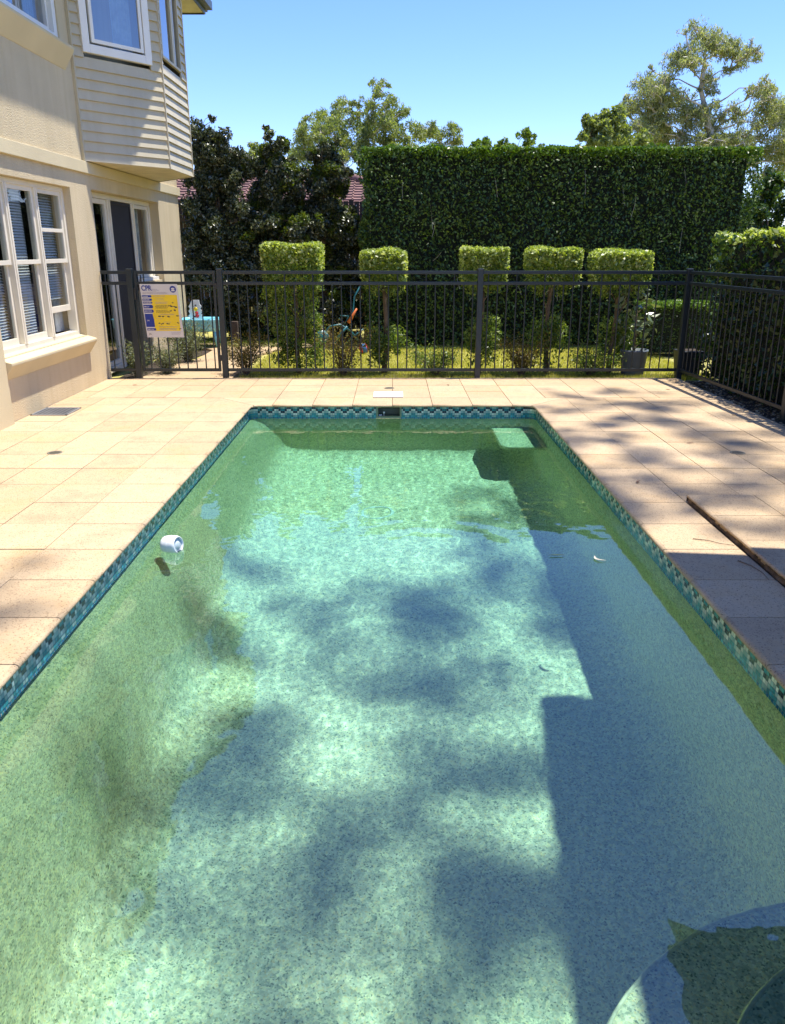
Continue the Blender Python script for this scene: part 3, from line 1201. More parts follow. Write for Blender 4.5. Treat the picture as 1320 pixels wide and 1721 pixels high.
for (c0, c1, z0, z1) in ((DY0 + .10, 10.3, .05, DT - .1), (11.5, DY1 - .12, 1.1, DT - .1)):
    nn = 50
    b0 = len(cu.v)
    for q in range(nn + 1):
        yv = c0 + (c1 - c0) * q / nn
        xv = GX - .16 + .02 * math.sin(q * 1.2) + .008 * math.sin(q * 2.9)
        cu.v += [(xv, yv, z0), (xv, yv, z1)]
    for q in range(nn):
        cu.face((b0 + 2 * q, b0 + 2 * q + 2, b0 + 2 * q + 3, b0 + 2 * q + 1), 0, True)
    cu.build('curtain', M_curtain, door_unit)
    cu = MB()
s = MB()
frame_rect(s, 10.475, 11.285, .03, DT - .07, GX - .04, GX - .006, .035)
s.box(GX - .028, GX - .018, 10.51, 11.25, .065, DT - .105)
dr = s.build('door', M_screen, house)
s = MB()
s.box(GX - .006, GX + .012, 11.245, 11.275, .92, 1.18)
s.tube([(GX + .012, 11.26, .98), (GX + .05, 11.26, .98), (GX + .05, 11.26, 1.12), (GX + .012, 11.26, 1.12)], .008, 6)
s.build('handle', M_blackp, dr)

# upper window on the flat wall
UX = HX - .05
m = MB()
frame_rect(m, UY0, UY1 - .002, UB + .002, UT - .002, UX - .09, UX + .04, .085, .06, .06)
m.box(UX - .09, UX + .03, 7.75, 7.83, UB + .06, UT - .06)
uw = m.build('window', M_white, house, bevel=.004)
tag(uw, 'white upstairs window above the cream sill')
splayed_sill(UY0 - .1, UY1 + .06, UB, 3.20, .12, uw, M_trimr)
s = MB()
s.poly([(UX - .04, UY0 + .08, UB + .05), (UX - .04, UY1 - .08, UB + .05), (UX - .04, UY1 - .08, UT - .05), (UX - .04, UY0 + .08, UT - .05)])
s.build('pane', M_glassr, uw)
s = MB()
frame_rect(s, 7.84, UY1 - .09, UB + .065, UT - .065, UX - .055, UX - .005, .04)
s.build('sash', M_white, uw, bevel=.003)
cu = MB()
for (c0, c1) in ((8.55, 8.98), (7.0, 7.5)):
    nn = 40
    b0 = len(cu.v)
    for q in range(nn + 1):
        yv = c0 + (c1 - c0) * q / nn
        xv = UX - .16 + .02 * math.sin(q * 1.3)
        cu.v += [(xv, yv, UB), (xv, yv, UT)]
    for q in range(nn):
        cu.face((b0 + 2 * q, b0 + 2 * q + 2, b0 + 2 * q + 3, b0 + 2 * q + 1), 0, True)
    cu.build('curtain', M_sheer, uw)
    cu = MB()

# clad bay
BA, BB, BC, BD = Vector((HX, 9.36)), Vector((-2.67, 10.23)), Vector((-2.67, 11.38)), Vector((HX, 12.25))
BZ = 2.365
BT = 4.87
cl = MB()


def weatherboards(m, p, q, cut=None):
    d = (q - p)
    L = d.length
    d = d.normalized()
    nrm = Vector((d.y, -d.x))
    z = BZ
    pitch = .1015
    while z < BT - .01:
        zt = min(z + pitch + .012, BT)
        segs = [(0, L)]
        if cut:
            a, b, zc0, zc1 = cut
            if zt > zc0 + .02 and z < zc1:
                segs = [(0, a), (b, L)]
        for (s0, s1) in segs:
            if s1 - s0 < .01:
                continue
            P0 = p + d * s0
            P1 = p + d * s1
            o = .030
            i_ = .004
            lo0, lo1 = P0 + nrm * o, P1 + nrm * o
            up0, up1 = P0 + nrm * i_, P1 + nrm * i_
            m.hexa([(P0.x, P0.y, z), (lo0.x, lo0.y, z), (lo1.x, lo1.y, z), (P1.x, P1.y, z),
                    (P0.x, P0.y, zt), (up0.x, up0.y, zt), (up1.x, up1.y, zt), (P1.x, P1.y, zt)])
        z += pitch


LA = (BB - BA).length
weatherboards(cl, BA, BB, (.13, .97, 3.44, 4.78))
weatherboards(cl, BB, BC, (.06, .92, 3.55, 4.70))
weatherboards(cl, BC, BD)
bay = cl.build('bay', M_board, house)
m = MB()      # soffit with a fine shadow line, corner beads
m.prism([BA + Vector((.0, .02)), BB - Vector((.004, -.01)), BC - Vector((.004, .01)), BD - Vector((0, .02)), Vector((HX - .02, 12.2)), Vector((HX - .02, 9.4))], BZ + .003, BZ + .03)
m.build('bay_soffit', M_soffit, bay)
m = MB()
for P in (BB, BC):
    m.obox((P.x - .002, P.y - .012, BZ), (.034, 0, 0), (0, .024, 0), (0, 0, BT - BZ))
m.box(HX + .001, HX + .03, BA.y - .035, BA.y + .005, BZ - .01, BT)
m.build('corner_bead', M_board, bay)
m = MB()
m.prism([BA + Vector((-.4, .15)), BB + Vector((-.5, .1)), BC + Vector((-.5, -.1)), BD + Vector((-.4, -.15))], 2.42, 2.44)
m.build('bay_floor', M_dark, bay)
m = MB()
m.prism([BA + Vector((-.4, .15)), BB + Vector((-.5, .1)), BC + Vector((-.5, -.1)), BD + Vector((-.4, -.15))], 4.8, 4.82)
m.build('bay_ceiling', M_dark, bay)


def face_frame(m, p, q, s0, s1, z0, z1, wd, o0, o1):
    d = (q - p).normalized()
    nrm = Vector((d.y, -d.x))

    def bx(a, b, za, zb):
        P = p + d * a + nrm * o0
        m.obox((P.x, P.y, za), (d.x * (b - a), d.y * (b - a), 0), (nrm.x * (o1 - o0), nrm.y * (o1 - o0), 0), (0, 0, zb - za))
    if wd == 0:
        bx(s0, s1, z0, z1)
        return
    bx(s0, s0 + wd, z0, z1)
    bx(s1 - wd, s1, z0, z1)
    bx(s0 + wd, s1 - wd, z0, z0 + wd)
    bx(s0 + wd, s1 - wd, z1 - wd, z1)


m = MB()
face_frame(m, BA, BB, .12, .98, 3.43, 4.79, .085, -.02, .045)
bw = m.build('bay_window_frame', M_white, bay, bevel=.004)
tag(bw, 'white awning window frame, sash slightly open')
m = MB()
face_frame(m, BA, BB, .235, .885, 3.535, 4.68, .038, .012, .04)
m.build('sash', M_white, bay, bevel=.003)
m = MB()
dq = (BB - BA).normalized()
nq = Vector((dq.y, -dq.x)) * .026
qa, qb = BA + dq * .26 + nq, BA + dq * .86 + nq
m.poly([(qa.x, qa.y, 3.56), (qb.x, qb.y, 3.56), (qb.x, qb.y, 4.66), (qa.x, qa.y, 4.66)])
m.build('pane', M_glassr, bay)
m = MB()
m.poly([(BB.x + .002, BB.y + .08, 3.57), (BB.x + .002, BB.y + .90, 3.57), (BB.x + .002, BB.y + .90, 4.68), (BB.x + .002, BB.y + .08, 4.68)])
m.build('pane', M_glassr, bay)
m = MB()
face_frame(m, BB, BC, .06, .92, 3.55, 4.70, .03, -.01, .03)
face_frame(m, BB, BC, .56, .66, 3.58, 4.67, 0, .0, .028)
m.build('bay_side_frame', M_board, bay, bevel=.003)
cu = MB()
d_ = (BB - BA).normalized()
n_ = Vector((d_.y, -d_.x))
for (s0, s1) in ((.60, .86),):
    b0 = len(cu.v)
    for q in range(31):
        P = BA + d_ * (s0 + (s1 - s0) * q / 30) - n_ * (.12 + .015 * math.sin(q * 1.1))
        cu.v += [(P.x, P.y, 3.5), (P.x, P.y, 4.8)]
    for q in range(30):
        cu.face((b0 + 2 * q, b0 + 2 * q + 2, b0 + 2 * q + 3, b0 + 2 * q + 1), 0, True)
cu.build('curtain', M_sheer, bay)

# roof, eaves and gutters
OV = .50
m = MB()
e1 = [(HX - 6, -2.6), (HX + OV, -2.6), (HX + OV, 9.43), (BB.x + .30, 10.05), (BC.x + .30, 11.57), (HX + OV, 12.19), (HX + OV, HE + .5), (HX - 6, HE + .5)]
m.prism(e1, 4.86, 4.885, 0)
roof = m.build('eave_soffit', M_soffit, house)
m = MB()
for i in range(1, 7):
    a, b = Vector(e1[i]), Vector(e1[(i + 1) % len(e1)])
    if (b - a).length < .01:
        continue
    d = (b - a).normalized()
    nn = Vector((d.y, -d.x))
    b2 = b + d * .0
    m.obox((a.x, a.y, 4.84), (b2.x - a.x, b2.y - a.y, 0), (nn.x * .02, nn.y * .02, 0), (0, 0, .17))
    g0 = a + nn * .022 - d * .03
    g1 = b + nn * .022 + d * .03
    m.obox((g0.x, g0.y, 4.90), (g1.x - g0.x, g1.y - g0.y, 0), (nn.x * .10, nn.y * .10, 0), (0, 0, .115))
m.build('gutter', M_gutter, house)
m = MB()
e2 = [(x, y) for x, y in e1]
b0 = len(m.v)
cen = (HX - 5, 6)
m.v += [(x, y, 4.99) for x, y in e2] + [(HX - 5, 1.5, 7.2), (HX - 5, 10.0, 7.2)]
k = len(e2)
for i in range(k):
    j_ = (i + 1) % k
    apex = b0 + k + (0 if (e2[i][1] + e2[j_][1]) / 2 < 5 else 1)
    m.face((b0 + i, b0 + j_, apex))
m.face((b0 + 1, b0 + 2, b0 + k + 1, b0 + k))
m.build('roof', M_terra, house)

# ------------------------------------------------------------------ small deck fittings
m = MB()
gx0, gx1, gy0, gy1 = HX + .02, -3.0, 7.20, 7.56
for a, b, c, d in ((gx0, gx1, gy0, gy0 + .018), (gx0, gx1, gy1 - .018, gy1), (gx0, gx0 + .018, gy0, gy1), (gx1 - .018, gx1, gy0, gy1)):
    m.box(a, b, c, d, .002, .009)
for i in range(1, 16):
    y_ = gy0 + (gy1 - gy0) * i / 16
    m.box(gx0 + .018, gx1 - .018, y_ - .003, y_ + .003, .002, .007)
for i in range(1, 8):
    x_ = gx0 + (gx1 - gx0) * i / 8
    m.box(x_ - .004, x_ + .004, gy0 + .018, gy1 - .018, .002, .0065)
gr = m.build('drain_grate', M_grate)
tag(gr, 'square grey metal drain grate beside the house wall', 'drain grate')
m = MB()
m.box(gx0 + .01, gx1 - .01, gy0 + .01, gy1 - .01, .0014, .0019)
m.build('pit_shade', M_dark, gr)  # flat dark plate standing in for the shade below the grate

for (x_, y_, lab) in ((-2.545, 5.80, 'round drain cover in the sunny paving left of the pool'),
                      (-.035, 8.72, 'round drain cover behind the white skimmer lid'),
                      (2.60, 5.80, 'round drain cover in the dappled paving right of the pool')):
    m = MB()
    m.lathe([(.056, .0005), (.055, .004), (.048, .0045), (.046, .002), (.0005, .002)], (x_, y_, 0), 28)
    for i in range(-3, 4):
        hw = math.sqrt(max(0, .042 ** 2 - (i * .012) ** 2))
        m.box(x_ - hw, x_ + hw, y_ + i * .012 - .002, y_ + i * .012 + .002, .0021, .004)
    tag(m.build('drain_cover', M_disc), lab, 'drain cover', 'round drain covers set in the paving')

lid = empty('skimmer_lid', (-.045, 8.27, 0), 'white rectangular skimmer lid on the coping behind the pool', 'skimmer lid')
m = MB()
m.box(-.20, .11, 8.12, 8.42, .001, .016)
m.build('cover_plate', M_whitep, lid, bevel=.004)
m = MB()
m.lathe([(.02, .0), (.02, .003), (.014, .003), (.012, .0015)], (-.045, 8.25, .0155), 20)
m.build('finger_ring', M_greyp, lid)

# chlorine floater: a white drum lying on its side
FLO = fl = empty('chlorine_floater', (-1.235, 4.14, WZ), 'white round chlorine floater bobbing on its side near the left wall', 'pool floater')
ax = Vector((.93, -.33, .12)).normalized()
m = MB()
c = Vector((-1.235, 4.14, WZ + .030))
R0 = .056
prof = [(a_ * .80, h_ * 1.0) for a_, h_ in [(.0005, -.052), (.045, -.050), (.058, -.044), (.064, -.03), (.066, -.01), (.066, .015), (.064, .035), (.059, .046), (.054, .048), (.052, .045), (.050, .038), (.0005, .037)]]
m.lathe(prof, c, 32, 0, ax)
m.build('drum', M_whitep, fl)
m = MB()
m.lathe([(.0395, .0385), (.024, .039), (.019, .043), (.010, .046), (.0005, .046)], c, 28, 0, ax)
m.build('dial', M_greyp, fl)
m = MB()
m.lathe([(.0528, -.006), (.0538, -.003), (.0538, .001), (.0528, .004)], c, 32, 0, ax)
m.build('rim_band', M_whitep, fl)

# floating leaves, twigs on the paving
def single_leaf(name, c, L, Wd, rot, curl, matl, label, cat='leaf', group=None):
    m = MB()
    b0 = len(m.v)
    n = 8
    for i in range(n + 1):
        s = i / n
        wv = Wd * math.sin(math.pi * min(1, s * .98 + .02)) ** .8
        bx_ = (s - .5) * L
        cy_ = curl * L * (1 - (2 * s - 1) ** 2)
        for q in (-1, 0, 1):
            lx, ly = bx_, cy_ + q * wv / 2
            zz = .002 + (.25 * wv if q else 0) + .004 * abs(2 * s - 1)
            m.v.append((c[0] + lx * math.cos(rot) - ly * math.sin(rot), c[1] + lx * math.sin(rot) + ly * math.cos(rot), c[2] + zz))
    for i in range(n):
        for q in range(2):
            a = b0 + i * 3 + q
            m.face((a, a + 3, a + 4, a + 1), 0, True)
    return tag(m.build(name, matl), label, cat, group)


M_leafw = flat('bleached curled leaf', (0.45, 0.42, 0.34), .6)
M_leafb = flat('dry brown leaf', (0.22, 0.12, 0.06), .7)
M_leafg = flat('green floating leaf', (0.05, 0.10, 0.03), .5)
single_leaf('fallen_leaf', (1.13, 4.0, WZ + .001), .085, .018, 2.1, .35, M_leafw, 'small pale curled leaf floating near the right pool wall')
single_leaf('fallen_leaf', (.90, 4.04, WZ + .001), .10, .016, 0.05, .05, M_leafg, 'thin green leaf floating left of the pale curled leaf', group=None)


def twig(pts, r, label):
    m = MB()
    m.tube(pts, [r, r * .9, r * .7, r * .4][:len(pts)], 6)
    tag(m.build('twig', M_bark), label, 'twig')


twig([(1.59, 3.93, .004), (1.66, 3.90, .006), (1.70, 3.86, .005), (1.77, 3.83, .004)], .0022, 'thin straight twig on the sunlit coping beside the raised edge')
twig([(1.70, 3.62, .004), (1.735, 3.55, .006), (1.752, 3.47, .005), (1.745, 3.38, .004)], .0024, 'curved twig on the shaded coping below the straight one')

random.seed(15)
for (x, y, z, lab) in ((3.0, 8.6, .002, 'small dry brown leaf on the paving near the right corner post'),
                       (2.35, 6.1, .002, 'small dry brown leaf on the paving left of the right drain cover'),
                       (2.5, 4.1, .042, 'small dry brown leaf on the raised paving at the right edge'),
                       (1.62, 5.0, .002, 'small dry brown leaf on the right coping above the raised paving'),
                       (3.15, 7.2, .002, 'small dry brown leaf in the shade below the right fence'),
                       (-2.9, 8.9, .002, 'small dry brown leaf on the paving below the gate'),
                       (.62, 8.9, .002, 'small dry brown leaf on the paving below the middle fence post')):
    single_leaf('dry_leaf', (x, y, z), .055, .018, random.uniform(0, 6), .15, M_leafb, lab)

# ------------------------------------------------------------------ pool fence
PW = .0325
FY = DE + .02


def post(parent, x, y, ztop=1.245):
    m = MB()
    m.box(x - PW, x + PW, y - PW, y + PW, -.03, ztop - .012)
    p = m.build('post', M_fence, parent, bevel=.004)
    c_ = MB()
    c_.box(x - PW - .003, x + PW + .003, y - PW - .003, y + PW + .003, ztop - .018, ztop)
    c_.build('cap', M_fence, p, bevel=.012)
    return p


def run(parent, a, b, tall=3, zr=(.075, 1.065, 1.185), first=.06, sp=.1085):
    """rails and round pickets between two posts"""
    a, b = Vector(a), Vector(b)
    d = (b - a)
    L = d.length
    d.normalize()
    nn = Vector((-d.y, d.x))
    for i, z in enumerate(zr):
        m = MB()
        hgt = .036 if i else .036
        o = a - nn * .012
        m.obox((o.x, o.y, z), (d.x * L, d.y * L, 0), (nn.x * .024, nn.y * .024, 0), (0, 0, hgt))
        m.build('rail', M_fence, parent, bevel=.003)
    m = MB()
    s = first
    k = 0
    while s < L - .04:
        P = a + d * s
        top = zr[2] if k % tall == 0 else zr[1] + .01
        m.tube([(P.x, P.y, zr[0] + .03), (P.x, P.y, zr[1] + .002)], .0078, 8, cap=False)
        if k % tall == 0:
            m.tube([(P.x, P.y, zr[1] + .036), (P.x, P.y, zr[2] + .001)], .0078, 8, cap=False)
        s += sp
        k += 1
    m.build('picket_panel', M_fence, parent)


X0, X1, X2, X3 = -3.015, -1.985, 1.010, 3.405
f1 = empty('pool_fence', (-3.2, FY, 0), 'short grey tubular fence piece between the house wall and gate', 'fence')
post(f1, X0, FY)
run(f1, (HX + .012, FY), (X0 - PW, FY), 2, first=.05)
f2 = empty('pool_fence', (0, FY, 0), 'long grey tubular pool fence across the far end of the paving', 'fence')
post(f2, X1, FY)
post(f2, X2, FY)
post(f2, X3, FY)
run(f2, (X1 + PW, FY), (X2 - PW, FY), 3)
run(f2, (X2 + PW, FY), (X3 - PW, FY), 3)
f3 = empty('pool_fence', (3.45, 7, 0), 'grey tubular pool fence running along the right side in front of the hedge', 'fence')
run(f3, (X3 + .006, FY - PW), (3.53, 7.06), 3)
post(f3, 3.532, 7.02)
run(f3, (3.535, 6.98), (3.66, 4.6), 3)
post(f3, 3.662, 4.56)

gate = empty('pool_gate', (X1, FY, 0), 'grey tubular pool gate with a safety sign wired to it', 'gate')
m = MB()
ga, gb = X0 + PW + .018, X1 - PW - .018
m.box(ga, ga + .030, FY - .015, FY + .015, .075, 1.221)
m.box(gb - .030, gb, FY - .015, FY + .015, .075, 1.221)
for z in (.075, 1.065, 1.185):
    m.box(ga + .030, gb - .030, FY - .012, FY + .012, z, z + .036)
m.build('gate_frame', M_fence, gate, bevel=.003)
m = MB()
s = ga + .03 + .075
k = 0
while s < gb - .06:
    m.tube([(s, FY, .105), (s, FY, 1.068)], .0078, 8, cap=False)
    if k % 4 == 0:
        m.tube([(s, FY, 1.10), (s, FY, 1.186)], .0078, 8, cap=False)
    s += .108
    k += 1
m.build('picket_panel', M_fence, gate)
m = MB()
m.box(ga - .012, ga + .012, FY - .035, FY - .016, .90, 1.03)
m.build('latch', M_blackp, gate, bevel=.003)
for z in (.2, 1.02):
    m = MB()
    m.box(gb - .01, gb + .018, FY - .028, FY - .016, z, z + .07)
    m.build('hinge', M_blackp, gate, bevel=.003)

# ------------------------------------------------------------------ CPR sign
SX0, SX1, SZ0, SZ1 = -2.905, -2.475, .475, 1.075
SYF = FY - .030
sign = empty('safety_sign', (SX0, SYF, SZ0), 'white, yellow and blue CPR instruction sign hanging on the gate', 'sign')
LEAN = .035


def spt(u, v, o=0.0):
    """u, v in 0..1 across and down the sign, o = how proud"""
    return Vector((SX0 + u * (SX1 - SX0) + v * LEAN, SYF - o, SZ1 - v * (SZ1 - SZ0)))


m = MB()
a, b, c_, d = spt(0, 0), spt(1, 0), spt(1, 1), spt(0, 1)
th = Vector((0, .006, 0))
m.hexa([a + th, b + th, c_ + th, d + th, a, b, c_, d])
m.build('board', M_paper, sign)


def srect(m, u0, v0, u1, v1, o=.0012, mi=0):
    m.poly([spt(u0, v1, o), spt(u1, v1, o), spt(u1, v0, o), spt(u0, v0, o)], mi)


m = MB()
m.poly([spt(.235, .875, .001), spt(.93, .875, .001), spt(.96, .20, .001), spt(.7, .195, .001), spt(.25, .20, .001)])
m.build('yellow_panel', M_yellow, sign)
m = MB()
bars = [(.205, .245), (.268, .308), (.325, .360), (.385, .450), (.472, .530)]
for (v0, v1) in bars:
    srect(m, .02, v0, .25, v1, .002)
    cu_, cv_ = .25, (v0 + v1) / 2
    pts = []
    for i in range(9):
        t = math.radians(-90 + 180 * i / 8)
        pts.append(spt(cu_ + math.cos(t) * .03, cv_ + math.sin(t) * (v1 - v0) / 2, .0021))
    m.poly(pts[::-1])
m.poly([spt(.02, .80, .002), spt(.255, .80, .002), spt(.255, .66, .002), spt(.235, .552, .002), spt(.02, .552, .002)])
srect(m, .03, .825, .27, .868, .002)
pts = [spt(.875 + .085 * math.cos(t), .095 + .062 * math.sin(t), .002) for t in np.linspace(0, 2 * math.pi, 25)[:-1]]
m.poly(pts)
m.build('blue_panel', M_navy, sign)
m = MB()
pts = [spt(.875 + .048 * math.cos(t), .085 + .018 * math.sin(t), .003) for t in np.linspace(0, 2 * math.pi, 17)[:-1]]
m.poly(pts)
srect(m, .83, .105, .92, .132, .003)
m.build('emblem', M_paper, sign)
m = MB()
rs = random.Random(3)


def lines(v0, v1, u0, u1, n, mi=0, hgt=.006):
    for i in range(n):
        vv = v0 + (v1 - v0) * (i + .5) / n
        uu = u0 + rs.uniform(0, .05)
        ue = u1 - rs.uniform(0, .08)
        while uu < ue:
            wv = rs.uniform(.02, .06)
            srect(m, uu, vv - hgt / 2, min(uu + wv, ue), vv + hgt / 2, .0022, mi)
            uu += wv + .010


lines(.09, .14, .30, .50, 3, 1)
lines(.145, .185, .02, .75, 3, 1, .005)
lines(.205, .245, .30, .70, 2, 1)
lines(.262, .305, .36, .64, 2, 1)
lines(.322, .370, .34, .70, 3, 1)
lines(.385, .455, .33, .72, 4, 0, .007)
lines(.475, .535, .32, .72, 3, 0, .007)
lines(.55, .58, .40, .85, 2, 1)
lines(.635, .655, .33, .55, 1, 1)
lines(.70, .72, .45, .75, 1, 1)
lines(.785, .80, .33, .9, 1, 1)
lines(.82, .862, .34, .86, 3, 1)
lines(.89, .95, .66, .95, 3, 1, .005)
lines(.92, .95, .02, .16, 2, 0, .006)
for (u_, v_, s_) in ((.75, .41, 1.4), (.87, .425, 1.3), (.73, .50, 1.0), (.86, .485, .9), (.42, .60, 1.1), (.50, .605, 1.0), (.66, .605, 1.0),
                     (.90, .595, 1.0), (.38, .735, .9), (.46, .74, 1.1), (.62, .74, 1.1), (.90, .725, .9), (.93, .835, .9), (.83, .345, .8)):
    for q in range(4):
        du, dv = rs.uniform(-.03, .03) * s_, rs.uniform(-.008, .008) * s_
        aa, bb_ = rs.uniform(.010, .028) * s_, rs.uniform(.005, .011) * s_
        pts = [spt(u_ + du + aa * math.cos(t), v_ + dv + bb_ * math.sin(t), .0024 + q * .0003) for t in np.linspace(0, 2 * math.pi, 9)[:-1]]
        m.poly(pts, 0)
m.build('fine_print', [M_ink, M_pinkgrey], sign)


def sign_text(txt, u, v, size, matl, wide=1.0, bold=0.0, name='lettering'):
    cu_ = bpy.data.curves.new('lettering', 'FONT')
    cu_.body = txt
    cu_.size = size
    cu_.extrude = .0003
    cu_.offset = bold
    ob = bpy.data.objects.new('tmp_text', cu_)
    COL.objects.link(ob)
    dg = bpy.context.evaluated_depsgraph_get()
    me_ = bpy.data.meshes.new_from_object(ob.evaluated_get(dg))
    bpy.data.objects.remove(ob)
    P = spt(u, v, .0034)
    off = root_loc(sign)
    for vx in me_.vertices:
        x_, z_ = vx.co.x * wide, vx.co.y
        vx.co = Vector((P.x + x_ - z_ * LEAN / (SZ1 - SZ0) * .9, P.y - vx.co.z, P.z + z_)) - off
    me_.materials.clear()
    me_.materials.append(matl)
    o = bpy.data.objects.new(name, me_)
    COL.objects.link(o)
    o.parent = sign
    return o


sign_text('CPR', .035, .118, .080, M_navy, .80, .0018)
for t_, v_ in (('DANGER', .238), ('RESPONSE', .300), ('SEND FOR HELP', .352), ('AIRWAY', .430), ('BREATHING', .511)):
    sign_text(t_, .035, v_, .0185, M_paper, .86 if len(t_) < 10 else .68, .0004)
sign_text('CPR', .06, .69, .0185, M_paper, .9, .0004)
sign_text('DEFIBRILLATION', .04, .857, .0165, M_paper, .62, .0004)

# ------------------------------------------------------------------ planting
def clipped_hedge(name, label, x0, x1, y0, y1, z1, dens, size, lm, tm, top_h=.10, rough=.06, cat='hedge', z0=-.04, seed=1, topdens=1.4, aspect=.5, faces='fblr', stems=0, rnd=False):
    root = empty(name, ((x0 + x1) / 2, (y0 + y1) / 2, 0), label, cat)
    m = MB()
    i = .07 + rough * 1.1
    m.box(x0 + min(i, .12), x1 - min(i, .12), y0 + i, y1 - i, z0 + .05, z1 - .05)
    m.build('dark_core', M_core, root)  # solid block added to stop light; inner shade is in its colour
    P, Nn = box_points(x0, x1, y0, y1, z0 + .04, z1 - .02, dens, .12, faces, rough)
    if rnd:
        k_ = RNG.uniform(0, 1, len(P)) < .9
        P, Nn = P[k_], Nn[k_]
    q = leaves(P, size, Nn, .7, .5, aspect)
    quads('foliage', q, 4, lm, root)
    P, Nn = box_points(x0, x1, y0, y1, z0, z1, dens * topdens, .06, 't', rough * .8, 2.2)
    # shaggy fringe at the top edge
    nf = int(dens * .16 * (x1 - x0) * (3 if not rnd else 9))
    fx = RNG.uniform(x0, x1, nf)
    fy = y0 + RNG.normal(0, .03, nf)
    fz = z1 - np.abs(RNG.normal(0, top_h, nf))
    P = np.concatenate([P, np.stack([fx, fy, fz], 1)])
    Nn = np.concatenate([Nn, np.tile([0, -.5, .8], (nf, 1))])
    quads('sunlit_top', leaves(P, size, Nn, .5, -.3, aspect), 4, tm, root)  # top and fringe leaves get a brighter colour for sunlight
    if stems:
        m = MB()
        for k in range(stems):
            sx_ = random.uniform(x0 + .2, x1 - .2)
            sz_ = random.uniform(z0 + .2, z1 - .5)
            a = Vector((sx_, y0 + random.uniform(-.03, .03), sz_))
            bq = a + Vector((random.uniform(-.14, .14), random.uniform(-.05, .03), random.uniform(.12, .38)))
            m.tube([a, a.lerp(bq, .5) + Vector((random.uniform(-.02, .02), -.01, 0)), bq], [.003, .002, .0015], 4, cap=False)
        m.build('woody_growth', M_gumbark, root)
    return root


clipped_hedge('tall_hedge', 'very tall dark green clipped hedge filling the back of the lawn', -.46, 5.55, 12.95, 14.3, 2.90, 1500, .056,
              L_hedge, L_hedget, .05, .16, stems=24, topdens=1.2)
clipped_hedge('box_hedge', 'low clipped hedge with a sunny top behind the corner of the fence', 3.62, 5.2, 11.65, 12.3, .73, 1500, .035,
              L_side, L_hedget, .05, .03)
clipped_hedge('side_hedge', 'thick leafy hedge with lime green top behind the right fence', 3.70, 5.3, 3.2, 9.75, 1.62, 800, .070,
              L_side, L_lime, .34, .14, topdens=1.5, rnd=True)

# standard trees with clipped heads
def soften(P, c, h, p=12):
    """round the corners of a clipped head"""
    c, h = np.array(c), np.array(h)
    q = (P - c) / h
    m_ = np.abs(q).max(1)
    nn_ = (np.abs(q) ** p).sum(1) ** (1 / p)
    return c + q * (m_ / np.maximum(nn_, 1e-6))[:, None] * h


